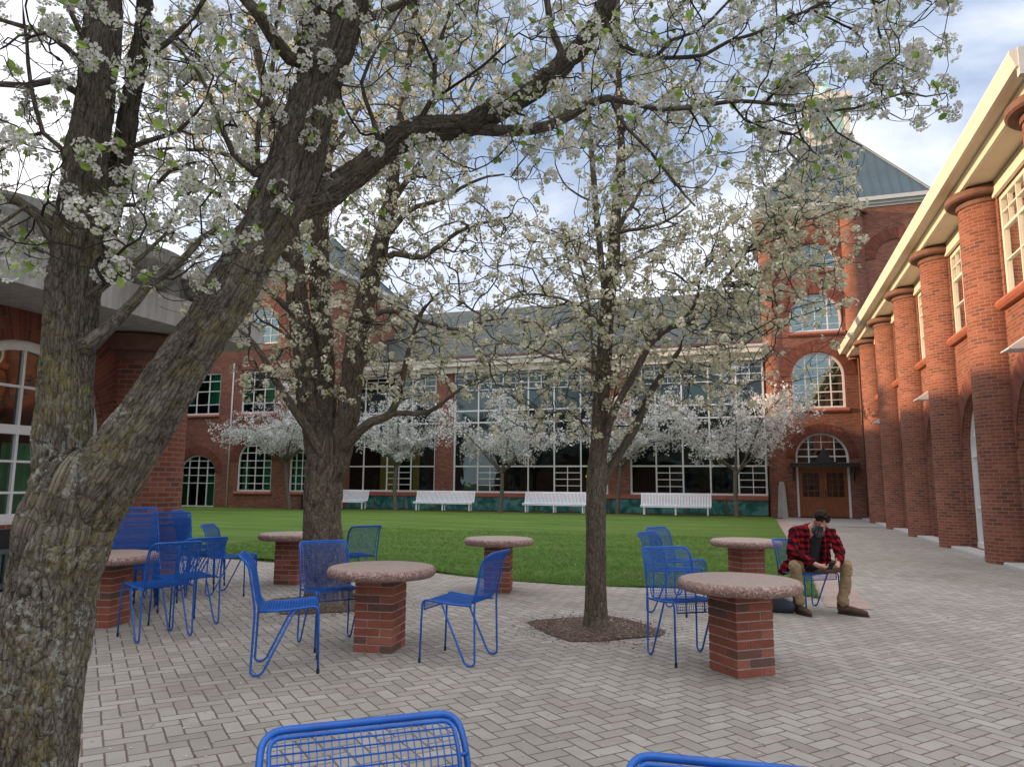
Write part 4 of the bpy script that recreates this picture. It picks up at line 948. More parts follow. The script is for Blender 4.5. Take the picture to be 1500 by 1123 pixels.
# ------------------------------------------------------------------ tables
T_b = [(.16, .16, .16), (.5, .5, .5)]
def mk_unitbrick():
    m, nt, b, out = mat('pier_brick'); t = tc(nt); a = N(nt, 'ShaderNodeAttribute', attribute_name='tint')
    c = ramp(nt, a.outputs['Fac'], [(0, (.13, .085, .070)), (.12, (.17, .08, .06)), (.2, (.22, .072, .048)), (.6, (.28, .092, .060)), (1, (.34, .13, .09))])
    n = noise_(nt, t.outputs['Object'], 45, 5, .7); n2 = noise_(nt, t.outputs['Object'], 7, 4)
    c = mixc(nt, .6, c, ramp(nt, n, [(.25, (.6, .58, .58)), (.75, (1.3, 1.3, 1.3))]), 'MULTIPLY'); c = mixc(nt, .5, c, ramp(nt, n2, [(.3, (.75, .75, .75)), (.7, (1.15, 1.15, 1.15))]), 'MULTIPLY')
    L(nt, c, b.inputs['Base Color']); b.inputs['Roughness'].default_value = .85; b.inputs['Specular IOR Level'].default_value = .25; bump(nt, b, n, .6, .004); return m
M['unitbrick'] = mk_unitbrick(); M['mortar'] = simple('pale_mortar', (.36, .29, .25), .95, .15, 20, bmp=.5, bscale=150)
def table_pier(seed):
    rr = random.Random(seed); V = []; F = []; T = []; bl, bh, g = .236, .0618, .0098; W = bl+.117+g; h2 = W/2
    nr = 9; z = .0
    def blk(x0, x1, y0, y1, z0, z1):
        t_ = rr.uniform(.25, 1) if rr.random() > .09 else rr.random()*.15; b_ = .004; n = len(V)
        for (ins, zz) in ((b_, z0), (0, z0+b_), (0, z1-b_), (b_, z1)):
            V.extend([(x0+ins, y0+ins, zz), (x1-ins, y0+ins, zz), (x1-ins, y1-ins, zz), (x0+ins, y1-ins, zz)]); T.extend([t_]*4)
        for L_ in range(3):
            for k in range(4): F.append((n+L_*4+k, n+L_*4+(k+1) % 4, n+(L_+1)*4+(k+1) % 4, n+(L_+1)*4+k))
        F.append((n+12, n+13, n+14, n+15)); F.append((n+3, n+2, n+1, n))
    w = .117
    for r in range(nr):
        z0 = .006+r*(bh+g); z1 = z0+bh; j = lambda: rr.uniform(-.0015, .0015)
        # pinwheel bond
        if r % 2 == 0: R = [(-h2, -h2+bl, -h2, -h2+w), (h2-w, h2, -h2, -h2+bl), (h2-bl, h2, h2-w, h2), (-h2, -h2+w, h2-bl, h2)]
        else: R = [(-h2+w+g, h2, -h2, -h2+w), (h2-w, h2, -h2+w+g, h2), (-h2, h2-w-g, h2-w, h2), (-h2, -h2+w, -h2, h2-w-g)]
        for (a, b, c, d) in R: e = j(); blk(a+e, b+e, c+j(), d+j(), z0, z1)
    me = bpy.data.meshes.new('brick_pier'); me.from_pydata(V, [], F); me.materials.append(M['unitbrick'])
    at_ = me.attributes.new('tint', 'FLOAT', 'POINT'); at_.data.foreach_set('value', T)
    o = bpy.data.objects.new('brick_pier', me); C.objects.link(o)
    mb = MB(); i_ = .005; mb.box(-h2+i_, h2-i_, -h2+i_, h2-i_, 0, .006+nr*(bh+g)); mo = mb.build('mortar_core', M['mortar'], o)
    return o
PIERH = .006+9*.0716
def make_table(seed):
    root = empty('round_table'); p_ = table_pier(seed); p_.parent = root
    mb = MB(); R_, z0, z1 = .50, PIERH-.004, PIERH+.092; prof = [(0, z0), (R_-.06, z0)]
    for i in range(9):
        a = -PI/2+PI*i/8; prof.append((R_-.05+.05*math.cos(a), (z0+z1)/2+(z1-z0)/2*math.sin(a)))
    prof.append((0, z1)); mb.lathe(prof, seg=64); mb.build('table_top', M['aggregate'], root, weld=True)
    return root
tabs = [((1087, 984), 40, 'round aggregate table on a brick pier nearest the camera'),
        ((1095, 868), 34, 'round table with pale tan top right beside the seated person in plaid'),
        ((556, 950), 8, 'round aggregate table in the middle with blue chairs on both its sides'),
        ((730, 866), 12, 'round aggregate table standing alone by the front edge of the lawn'),
        ((425, 854), 10, 'round aggregate table on a brick pier partly behind the forked multi-stem tree'),
        ((150, 915), 14, 'round aggregate table half hidden by the big mossy trunk on the left')]
tobj = []
for i, ((px, py), r_, lab) in enumerate(tabs):
    o = make_table(11+i*3); g = ground(px, py); o.location = g; o.rotation_euler = (0, 0, rad(r_)); tobj.append(o)
    tag(o, lab, 'table', 'round brick pier tables on the plaza')

# ------------------------------------------------------------------ wire chairs  (seat faces local +x)
def bez(P, n=8):
    """smooth polyline: rounded corners given as list of (point, radius)"""
    out = []
    for i, (p, r) in enumerate(P):
        p = Vector(p)
        if r <= 0 or i in (0, len(P)-1): out.append(p); continue
        a = (Vector(P[i-1][0])-p); b = (Vector(P[i+1][0])-p); ra = min(r, a.length*.48); rb = min(r, b.length*.48)
        A, B = p+a.normalized()*ra, p+b.normalized()*rb
        for k in range(n+1): t_ = k/n; out.append(A*(1-t_)**2+p*2*t_*(1-t_)+B*t_**2)
    return out
W2 = .245
def make_chair():
    root = empty('wire_chair')
    # outer frame: hairpin rear legs running up into the back arch
    def side(y): return [((.045, y, .425), 0), ]
    mb = MB(); r = .0085
    path = [((.06, -W2, .428), 0), ((-.15, -W2-.004, .012), .035), ((-.225, -W2-.004, .012), .035), ((-.215, -W2, .44), .06), ((-.275, -W2+.003, .74), .05), ((-.345, -W2+.012, .800), .05),
            ((-.345, W2-.012, .800), .05), ((-.275, W2-.003, .74), .05), ((-.215, W2, .44), .06), ((-.225, W2+.004, .012), .035), ((-.15, W2+.004, .012), .035), ((.06, W2, .428), 0)]
    full = bez(path, 6)
    zs = [i for i, p in enumerate(full) if p.z > .40]
    arch = [p for i, p in enumerate(full) if (p.x < -.19 and p.z > .43)]
    mb.tube(arch, r, 8); mb.build('back_frame', M['blue'], root)
    for s_ in (-1, 1):
        seg = [p for p in full if p.y*s_ > 0 and (p.z <= .44 or p.x > -.19)]
        if s_ > 0: pass
        m2 = MB(); m2.tube(seg, r, 8)
        if True:
            leg = m2.build('rear_leg', M['blue'], root)
        m3 = MB(); m3.tube(bez([((-.19, s_*(W2-.002), .425), 0), ((.0, s_*W2, .43), .05), ((.225, s_*W2, .452), .05), ((.238, s_*(W2+.004), .02), .05)], 6), r, 8); fl_ = m3.build('front_leg', M['blue'], root)
        m4 = MB(); m4.lathe([(.0105, .0), (.0115, .004), (.0115, .032), (.009, .034)], .238, s_*(W2+.004), seg=8); m4.build('foot_cap', M['rubber'], fl_)
    # inner rim and wires: one bent grid over front lip, seat and back
    Wi = W2-.026
    prof = bez([((.222, 0, .375), 0), ((.222, 0, .445), .03), ((-.10, 0, .418), .12), ((-.195, 0, .43), .07), ((-.262, 0, .742), .06), ((-.335, 0, .792), .0)], 8)
    # resample evenly
    def resample(P, st):
        out = [P[0]]; acc = 0
        for a, b in zip(P[:-1], P[1:]):
            l = (b-a).length; d = st-acc
            while d <= l: out.append(a+(b-a)*(d/l)); d += st
            acc = l-(d-st)
        return out
    rs = resample(prof, .0205)
    split = min(range(len(rs)), key=lambda i: (rs[i]-Vector((-.19, 0, .45))).length)
    wr = .0020
    def grid_part(name, rows, rim):
        g = MB(); ny = 25
        for j in range(1, ny):
            y = -Wi+2*Wi*j/ny; g.tube([(p.x, y, p.z) for p in rows], wr, 4, smooth=False, caps=False)
        for p in rows: g.tube([(p.x+.001, -Wi, p.z+.002), (p.x+.001, Wi, p.z+.002)], wr, 4, smooth=False, caps=False)
        o = g.build(name, M['blue'], root); q = MB(); q.tube(rim, .0055, 6); q.build('rim', M['blue'], o); return o
    seat = rs[:split+1]; back = rs[split:]
    rim = [(p.x, -Wi, p.z) for p in reversed(seat)]+[(p.x, Wi, p.z) for p in seat]; grid_part('seat', seat, rim)
    e = back[-1]; rim = bez([((p.x, -Wi, p.z), 0) for p in back[:-3]]+[((e.x, -Wi, e.z), .03), ((e.x, Wi, e.z), .03)]+[((p.x, Wi, p.z), 0) for p in reversed(back[:-3])], 5)
    bo = grid_part('backrest', back, rim)
    for s_ in (-1, 1):
        for p in (back[4], back[-5], seat[4], seat[-4]):
            c = MB(); c.tube([(p.x, s_*Wi, p.z), (p.x-.004, s_*(W2-.001), p.z)], .004, 6); c.build('connector', M['blue'], bo)
    return root
ch0 = make_chair()
used = [False]
def chair(x, y, heading, label, roll=0, z=0):
    o = ch0 if not used[0] else copy_tree(ch0); used[0] = True
    o.location = (x, y, z); o.rotation_euler = (0, roll, rad(heading)); tag(o, label, 'chair', 'blue wire chairs on the plaza'); return o
CS = (1.10, 1.0, 1.155)
def cplace(cx, cy, hd, label, z=0.0):
    o = chair(cx, cy, hd, label, z=z); o.scale = CS; return o
def by_side(front, rear, s_, hd, label):
    r_ = ground(*rear); f_ = ground(*front); h = rad(hd); m_ = (r_+f_)/2; nx, ny = -math.sin(h), math.cos(h)
    return cplace(m_.x-s_*W2*nx-.01*math.cos(h), m_.y-s_*W2*ny-.01*math.sin(h), hd, label)
def at_px(px, depth, hd, label, z=0.0):
    p = at(px, 708, depth); return cplace(p.x, p.y, hd, label, z)
# two near chairs at the lower frame edge, their backs toward the top of the frame
def chair_back(pl, pr, label):
    a, b = ground(*pl, .925), ground(*pr, .925); d = b-a; mid = (a+b)/2; h = math.atan2(d.y, d.x)-PI/2   # facing the camera
    return cplace(mid.x+.38*math.cos(h), mid.y+.38*math.sin(h), math.degrees(h), label)
chair_back((371, 1073), (679, 1041), 'blue wire chair cut off by the lower frame edge, closest to the mossy trunk')
chair_back((947, 1106), (1240, 1134), 'blue wire chair at the bottom right of which only the top bar shows')
by_side((468, 985), (364, 993), -1, 34, 'blue wire chair left of the middle table, seat turned toward that table')
by_side((612, 970), (697, 978), 1, 178, 'blue wire chair right of the middle table seen exactly from the side')
by_side((463, 955), (435, 940), -1, -38, 'blue wire chair behind the middle table, in front of the forked multi-stem tree')
by_side((990, 977), (951, 958), -1, -55, 'blue wire chair directly left of the nearest table, its back toward the slender tree')
by_side((160, 934), (216, 941), 1, 157, 'blue wire chair pushed to the half hidden table beside the mossy trunk')
at_px(985, 8.9, -20, 'nearer of two blue wire chairs left of the pale tan table')
at_px(992, 9.9, -28, 'farther of two blue wire chairs left of the pale tan table, at the lawn edge')
at_px(520, 10.3, 150, 'blue wire chair mostly hidden behind the forked multi-stem tree')
at_px(347, 10.1, 20, 'single blue wire chair with empty seat just right of the chair stacks')
for k, lab in enumerate(('blue wire chair at the bottom of the leftmost tall stack', 'blue wire chair second from the ground in the leftmost tall stack', 'blue wire chair second from the top in the leftmost tall stack', 'topmost blue wire chair of the leftmost tall stack')):
    at_px(208-k*1.5, 8.7+.02*k, -42, lab, z=.085*k)
for k, lab in enumerate(('lowest blue wire chair of the middle stack in front of the brick column', 'middle blue wire chair of the middle stack in front of the brick column', 'top blue wire chair of the middle stack in front of the brick column')):
    at_px(248-k, 9.5, -60, lab, z=.085*k)
for k, lab in enumerate(('lower blue wire chair of the side-facing stack at the lawn corner', 'upper blue wire chair of the side-facing stack at the lawn corner', 'third and topmost blue wire chair of the side-facing stack at the lawn corner')):
    at_px(303-k, 10.6, 24, lab, z=.085*k)
at_px(283, 7.9, 160, 'blue wire chair with see-through back between the pushed-in chair and the stacks')

# ------------------------------------------------------------------ white benches
def make_bench():
    root = empty('slatted_bench'); Wd = 3.25
    prof = bez([((0, -.28, .36), 0), ((0, -.30, .44), .04), ((0, .08, .415), .12), ((0, .26, .98), .05), ((0, .31, 1.0), 0)], 6)
    mb = MB(); n = 46
    for i in range(n):
        x = -Wd/2+.03+(Wd-.06)*i/(n-1); h = .025
        for a, b in zip(prof[:-1], prof[1:]):
            mb.face([(x-h, a.y, a.z), (x+h, a.y, a.z), (x+h, b.y, b.z), (x-h, b.y, b.z)]); mb.face([(x-h, a.y, a.z-.012), (x+h, a.y, a.z-.012), (x+h, b.y, b.z-.012), (x-h, b.y, b.z-.012)])
            for q in (-h, h): mb.face([(x+q, a.y, a.z), (x+q, b.y, b.z), (x+q, b.y, b.z-.012), (x+q, a.y, a.z-.012)])
    mb.build('slats', M['white_bench'], root)
    mb = MB()
    for p in (prof[0], prof[-1]): mb.tube([(-Wd/2, p.y, p.z), (Wd/2, p.y, p.z)], .022, 6)
    for x in (-Wd/2, Wd/2): mb.tube([(x, p.y, p.z) for p in prof], .022, 6)
    mb.build('frame', M['white_bench'], root)
    for x in (-Wd/2+.15, 0, Wd/2-.15):
        mb = MB(); mb.box(x-.03, x+.03, -.26, -.20, 0, .40); mb.build('leg', M['white_bench'], root)
        mb = MB(); mb.box(x-.03, x+.03, .10, .16, 0, .50); mb.build('leg', M['white_bench'], root)
    return root
b0 = make_bench(); bl = [((989, 752), 'white slatted bench nearest the entrance doors'), ((813, 752), 'white slatted bench partly behind the slender tree trunk'),
    ((651, 749), 'white slatted bench in front of the brick pier between two window bays'), ((500, 748), 'white slatted bench partly behind the forked multi-stem tree')]
for i, ((px, py), lab) in enumerate(bl):
    o = b0 if i == 0 else copy_tree(b0); g = at(px, 708, 1); d = (g-CAMP); t_ = 35.6/d.y; o.location = (d.x*t_, 35.6, .12); o.rotation_euler = (0, 0, rad([2, -1, 3, 0][i])); tag(o, lab, 'bench', 'white benches along the glazed hall')
# granite marker post
mb = MB(); mb.prism([(-.24, 0), (.24, 0), (.15, 1.45), (.09, 1.72), (-.09, 1.72), (-.15, 1.45)], 'y', -.16, .16)
o = mb.build('stone_post', M['granite_post']); o.location = (1.02, 37.9, 0); tag(o, 'tapered grey granite post standing beside the entrance doors', 'stone post')

# ------------------------------------------------------------------ seated person
PO = ground(1199, 898)
pr = empty('person', PO, YAW)
tag(pr, 'seated person in red and black plaid shirt and khaki trousers looking at a phone', 'person')
def capsules(segs, voxel, name, mt, parent, smooth=2, ell=()):
    """segs: list of (p0, r0, p1, r1)"""
    bm = bmesh.new()
    for (p0, r0, p1, r1) in segs:
        p0, p1 = Vector(p0), Vector(p1); d = p1-p0; L0 = d.length; q = d.to_track_quat('Z', 'Y').to_matrix().to_4x4()
        n = 14; rings = []
        for i in range(5): a = -PI/2+PI/2*i/5; rings.append((r0*math.cos(a), r0*math.sin(a)))
        rings.append((r0, 0)); rings.append((r1, L0))
        for i in range(1, 6): a = PI/2*i/5; rings.append((r1*math.cos(a), L0+r1*math.sin(a)))
        vs = []
        for (r, z) in rings:
            if r < 1e-4: vs.append([bm.verts.new(p0+q.to_3x3()@Vector((0, 0, z)))])
            else: vs.append([bm.verts.new(p0+q.to_3x3()@Vector((r*math.cos(2*PI*k/n), r*math.sin(2*PI*k/n), z))) for k in range(n)])
        for A, B in zip(vs[:-1], vs[1:]):
            for k in range(n):
                a0, a1, b0_, b1 = A[k % len(A)], A[(k+1) % len(A)], B[k % len(B)], B[(k+1) % len(B)]
                f = []
                for v in (a0, a1, b1, b0_):
                    if v not in f: f.append(v)
                if len(f) > 2:
                    try: bm.faces.new(f)
                    except ValueError: pass
    for (c, rx, ry, rz, rot) in ell:
        R_ = bmesh.ops.create_icosphere(bm, subdivisions=3, radius=1.0); Mx = Matrix.Translation(c) @ rot.to_4x4() @ Matrix.Diagonal((rx, ry, rz, 1)); bmesh.ops.transform(bm, matrix=Mx, verts=R_['verts'])
    me = bpy.data.meshes.new('tmp'); bm.to_mesh(me); bm.free(); o = bpy.data.objects.new('tmp', me); C.objects.link(o)
    md = o.modifiers.new('r', 'REMESH'); md.mode = 'VOXEL'; md.voxel_size = voxel; md.use_smooth_shade = True
    if smooth: sm = o.modifiers.new('s', 'SMOOTH'); sm.iterations = smooth; sm.factor = .5
    dg = bpy.context.evaluated_depsgraph_get(); dg.update(); m2 = bpy.data.meshes.new_from_object(o.evaluated_get(dg)); bpy.data.objects.remove(o)
    m2.name = name; m2.materials.clear(); m2.materials.append(mt)
    for p in m2.polygons: p.use_smooth = True
    r = bpy.data.objects.new(name, m2); C.objects.link(r)
    if parent: r.parent = parent
    return r
Eu = lambda x, y, z: Matrix.Rotation(rad(z), 3, 'Z') @ Matrix.Rotation(rad(y), 3, 'Y') @ Matrix.Rotation(rad(x), 3, 'X')
def mk_plaid():
    m, nt, b, out = mat('red_black_plaid_flannel'); t = tc(nt); s_ = N(nt, 'ShaderNodeSeparateXYZ'); L(nt, t.outputs['Object'], s_.inputs[0])
    wv = noise_(nt, t.outputs['Object'], 6, 2); wv = math_(nt, 'MULTIPLY', wv, .03)
    def stripe(v, p): f = math_(nt, 'FRACT', math_(nt, 'MULTIPLY', math_(nt, 'ADD', v, wv), p)); return math_(nt, 'GREATER_THAN', f, .5)
    a = stripe(math_(nt, 'ADD', s_.outputs[0], math_(nt, 'MULTIPLY', s_.outputs[1], .6)), 15.0); c = stripe(math_(nt, 'SUBTRACT', s_.outputs[2], math_(nt, 'MULTIPLY', s_.outputs[1], .3)), 14.0)
    k = math_(nt, 'MULTIPLY', math_(nt, 'ADD', a, c), .5)
    col = ramp(nt, k, [(0, (.27, .010, .020)), (.4, (.085, .006, .010)), (.8, (.010, .007, .008))], 'CONSTANT')
    L(nt, col, b.inputs['Base Color']); b.inputs['Roughness'].default_value = .95; b.inputs['Specular IOR Level'].default_value = .1
    bump(nt, b, noise_(nt, t.outputs['Object'], 14, 3), .8, .02); return m
skin = simple('skin', (.50, .27, .20), .55, .12, 9); khaki = simple('khaki_cotton', (.26, .185, .095), .9, .18, 7, bmp=.9, bscale=13)
blackc = simple('black_cotton', (.014, .014, .016), .9, .3, 9, bmp=.6, bscale=16); hairm = simple('dark_brown_hair', (.020, .011, .007), .75, .5, 40, bmp=.5, bscale=60, spec=.2)
shoem = simple('brown_suede', (.085, .045, .028), .85, .25, 12, bmp=.4); solem = simple('dark_sole', (.03, .022, .018), .8)
def mk_band():
    m, nt, b, out = mat('patterned_neck_gaiter'); t = tc(nt); v = N(nt, 'ShaderNodeTexVoronoi', feature='DISTANCE_TO_EDGE', inp={'Scale': 42.0}); L(nt, t.outputs['Object'], v.inputs['Vector'])
    c = ramp(nt, v.outputs['Distance'], [(.03, (.20, .19, .21)), (.09, (.012, .012, .015))]); L(nt, c, b.inputs['Base Color']); b.inputs['Roughness'].default_value = .9; return m
HC = Vector((.05, -.085, 1.10)); HR = Eu(56, -5, 8)      # head centre and tilt (looks down, slightly to his left)
hp = lambda x, y, z: HC+HR@Vector((x, y, z))
fing = []
def wrinkle(o, amp, f, sq=(1, 1, 1)):
    me = o.data; V = np.zeros(len(me.vertices)*3, np.float32); me.vertices.foreach_get('co', V); V = V.reshape(-1, 3); nr = np.zeros_like(V).ravel(); me.vertices.foreach_get('normal', nr); nr = nr.reshape(-1, 3)
    d = np.array([(1-abs(mnoise.noise((v[0]*f*sq[0], v[1]*f*sq[1], v[2]*f*sq[2])))*2.4)+.5*mnoise.noise((v[0]*f*.5, v[1]*f*.5, v[2]*f*.6+3)) for v in V.tolist()])
    me.vertices.foreach_set('co', (V+nr*((d-.6)*amp)[:, None]).astype(np.float32).ravel()); me.update()
def hand(w, d, side, curl):
    """w wrist, d direction of the hand; fingers curl around the phone"""
    w = Vector(w); d = Vector(d).normalized(); upv = Vector((0, 0, 1)); s_ = d.cross(upv).normalized()*side
    pal = w+d*.085; out = [(w, .027, w+d*.03, .027), (w+d*.02+s_*.012, .020, pal+s_*.024, .018), (w+d*.02, .021, pal, .018), (w+d*.02-s_*.012, .019, pal-s_*.026, .016)]
    for k, (o_, ln) in enumerate(((.030, .040), (.011, .046), (-.010, .043), (-.029, .034))):
        b0_ = pal+s_*o_; q = curl
        b1 = b0_+(d*math.cos(q)-upv*0+Vector((0, 0, math.sin(q)*.4)))*ln*.75; b2 = b1+(d*math.cos(q*2)+Vector((-.4*side if 0 else 0, 0, math.sin(q*2)*.8)))*ln*.55; b3 = b2+(d*math.cos(q*3)+Vector((0, 0, math.sin(q*3))))*ln*.38
        out += [(b0_, .0095, b1, .009), (b1, .009, b2, .0082), (b2, .0082, b3, .0072)]
    t0 = w+d*.03+s_*.026; t1 = t0+d*.030+s_*.022+upv*.018; t2 = t1+d*.028+upv*.012-s_*.006
    out += [(t0, .014, t1, .011), (t1, .011, t2, .009)]
    return out
wR, wL = Vector((-.075, -.215, .585)), Vector((.175, -.20, .60))
segs = [((-.02, .30, .56), .12, (0, .16, .80), .12), ((0, .16, .80), .12, (.03, .05, .98), .09), ((.03, .05, .97), .055, hp(0, .02, -.08), .055),
        ((-.16, .10, .93), .05, (-.27, .0, .72), .042), ((-.27, .0, .72), .040, wR, .026), ((.19, .10, .92), .05, (.27, -.02, .72), .042), ((.27, -.02, .72), .040, wL, .026), ((-.16, .10, .94), .05, (.19, .10, .93), .05),
        ((-.10, .28, .52), .075, (-.30, -.10, .555), .042), ((-.30, -.10, .555), .040, (-.235, -.02, .12), .032), ((.09, .28, .52), .075, (.34, -.05, .55), .042), ((.34, -.05, .55), .040, (.275, -.055, .12), .032),
        ((-.235, .0, .08), .03, (-.22, -.12, .05), .02), ((.27, -.04, .08), .03, (.36, -.12, .05), .02)]
segs += hand(wR, (.86, -.42, -.22), -1, .55)+hand(wL, (-.55, -.62, -.28), 1, .55)
face = [(hp(0, -.098, -.012), .013, hp(0, -.118, -.038), .014), (hp(-.075, .0, -.02), .012, hp(-.080, .006, .012), .014), (hp(.075, .0, -.02), .012, hp(.080, .006, .012), .014), (hp(0, -.082, -.098), .024, hp(0, -.075, -.105), .022),
        (hp(-.045, -.085, .022), .012, hp(-.015, -.092, .020), .011), (hp(.045, -.085, .022), .012, hp(.015, -.092, .020), .011), (hp(-.018, -.098, -.068), .007, hp(.018, -.098, -.068), .007)]
body = capsules(segs+face, .0055, 'body', skin, pr, 2, ell=[(hp(0, .008, .012), .076, .098, .105, HR), (hp(0, -.03, -.05), .058, .062, .068, HR)])
# clothes follow the body and end at cuffs and hem
tro = capsules([((-.02, .32, .53), .135, (-.01, .27, .60), .13), ((-.10, .28, .51), .098, (-.30, -.10, .56), .072), ((-.30, -.115, .545), .070, (-.265, -.06, .34), .066), ((-.265, -.06, .34), .066, (-.235, -.02, .15), .063), ((-.235, -.03, .17), .066, (-.235, -.03, .145), .066),
               ((.08, .28, .51), .098, (.34, -.05, .56), .072), ((.34, -.065, .545), .070, (.31, -.06, .34), .066), ((.31, -.06, .34), .066, (.275, -.05, .15), .063), ((.275, -.055, .18), .067, (.28, -.055, .145), .067)], .008, 'trousers', khaki, pr, 3)
sh = capsules([((-.10, .34, .52), .125, (-.10, .2, .80), .125), ((.08, .34, .52), .12, (.10, .2, .80), .12), ((-.10, .2, .80), .125, (-.10, .10, .93), .10), ((.10, .2, .80), .125, (.13, .10, .93), .095), ((-.19, .10, .945), .078, (.22, .10, .935), .078),
               ((-.02, .15, .97), .085, (.05, .12, .985), .08), ((-.20, .09, .94), .080, (-.285, .0, .72), .066), ((-.285, .0, .72), .066, (-.12, -.17, .615), .043),
               ((.23, .09, .93), .080, (.285, -.02, .72), .064), ((.285, -.02, .72), .064, (.21, -.165, .625), .043), ((-.20, .36, .50), .085, (-.27, .40, .44), .05), ((-.15, .09, .90), .072, (-.13, .09, .58), .075), ((.16, .09, .90), .068, (.15, .09, .60), .068), ((-.09, .04, .93), .045, (-.10, .05, .62), .040), ((.115, .04, .92), .042, (.12, .05, .63), .038)], .008, 'plaid_shirt', mk_plaid(), pr, 3)
capsules([((.0, .20, .60), .14, (.02, .13, .84), .125), ((.02, .07, .86), .085, (.04, .03, .94), .07)], .009, 'undershirt', blackc, pr, 3)
capsules([(hp(0, -.050, -.062), .060, hp(0, -.030, -.12), .058), ((.03, -.01, .975), .070, (.04, -.03, .945), .06)], .007, 'neck_gaiter', mk_band(), pr, 2)
hs = [(hp(0, .015, .035), .0, hp(0, .015, .035), .0)]
rr = random.Random(5); hl = []
for k in range(60):
    a = rr.uniform(-PI, PI); e = rr.uniform(.05, 1.35); x, y, z = .080*math.cos(e)*math.sin(a), .010+.098*math.cos(e)*math.cos(a), .02+.100*math.sin(e)
    if y < -.035 and z < .075: continue
    d = Vector((x, y-.01, z-.02)).normalized(); p = Vector((x, y, z)); hl.append((hp(*p), .014, hp(*(p+d*.006+Vector((rr.uniform(-.012, .012), -.018, rr.uniform(-.004, .012))))), .008))
capsules(hl, .005, 'hair', hairm, pr, 1, ell=[(hp(0, .022, .038), .083, .094, .092, HR)])
for (hx, hy, tx, ty) in ((-.235, .02, -.20, -.225), (.265, -.02, .46, -.215)):
    h_, t_ = Vector((hx, hy, 0)), Vector((tx, ty, 0)); d = (t_-h_); mdl = h_+d*.55
    s1 = capsules([((hx, hy, .065), .048, (mdl.x, mdl.y, .055), .044), ((mdl.x, mdl.y, .052), .046, (tx, ty, .042), .032), ((hx, hy, .09), .046, (hx, hy, .125), .046)], .006, 'shoe', shoem, pr, 2)
    n_ = Vector((-d.y, d.x, 0)).normalized(); mb = MB()
    P = []
    for k in range(20):
        a = 2*PI*k/20; u = math.cos(a); v = math.sin(a); c_ = h_+d*.5; P.append(c_+d.normalized()*(u*(d.length/2+.045))+n_*v*.047)
    for k in range(20): p, q = P[k], P[(k+1) % 20]; mb.face([(p.x, p.y, .0), (q.x, q.y, .0), (q.x, q.y, .024), (p.x, p.y, .024)])
    mb.face([(p.x, p.y, .024) for p in P]); mb.build('sole', solem, s1)
wrinkle(tro, .010, 9, (1, 1, 1.9)); wrinkle(sh, .011, 11, (1, 1, 1.3))
# phone in his hands
mb = MB(); mb.box(-.036, .036, -.074, .074, -.004, .004, bev=.002); ph = mb.build('phone', M['rubber']); mb = MB(); mb.face([(-.033, -.068, .0052), (.033, -.068, .0052), (.033, .068, .0052), (-.033, .068, .0052)])
scr = simple('phone_screen', (.02, .022, .028), .08); mb.build('screen', scr, ph)
ph.location = pr.matrix_basis @ Vector((.055, -.285, .585)); ph.rotation_euler = (rad(-38), 0, YAW+rad(6)); tag(ph, 'small dark phone held in both hands of the seated person', 'phone')
# his chair: faces front-right of the picture
pc = cplace(PO.x+math.cos(YAW)*(-.0)-math.sin(YAW)*.27, PO.y+math.sin(YAW)*(-.0)+math.cos(YAW)*.27, math.degrees(YAW)-73, 'blue wire chair on which the seated person sits'); pc.scale = (1.1, 1.0, 1.03)
# backpack beside his foot
bp = PO+Vector((math.cos(YAW)*(-.46)-math.sin(YAW)*.03, math.sin(YAW)*(-.46)+math.cos(YAW)*.03, 0)); navy = simple('dark_grey_nylon', (.030, .034, .050), .65, .5, 6, bmp=.9, bscale=9)
br_ = empty('backpack', bp, YAW); tag(br_, 'dark grey backpack slumped on the paving by the foot of the seated person', 'backpack')
br_.scale = (1, 1, 1.25)
capsules([((-.10, .05, .14), .12, (.08, .03, .12), .11), ((-.12, .05, .22), .085, (-.06, .05, .30), .055), ((.06, .02, .10), .10, (.16, .0, .08), .075), ((-.14, .05, .09), .09, (.14, -.01, .07), .07)], .009, 'bag_body', navy, br_, 4)
mb = MB(); mb.tube(bez([((-.06, .02, .34), 0), ((.04, -.06, .34), .08), ((.14, -.09, .18), .1), ((.19, -.08, .05), 0)], 8), .011, 6); mb.build('strap', M['rubber'], br_)
capsules([((.05, -.05, .18), .045, (.12, -.06, .14), .035)], .008, 'side_pocket', simple('pale_grey_mesh_pocket', (.34, .35, .34), .8), br_, 2)

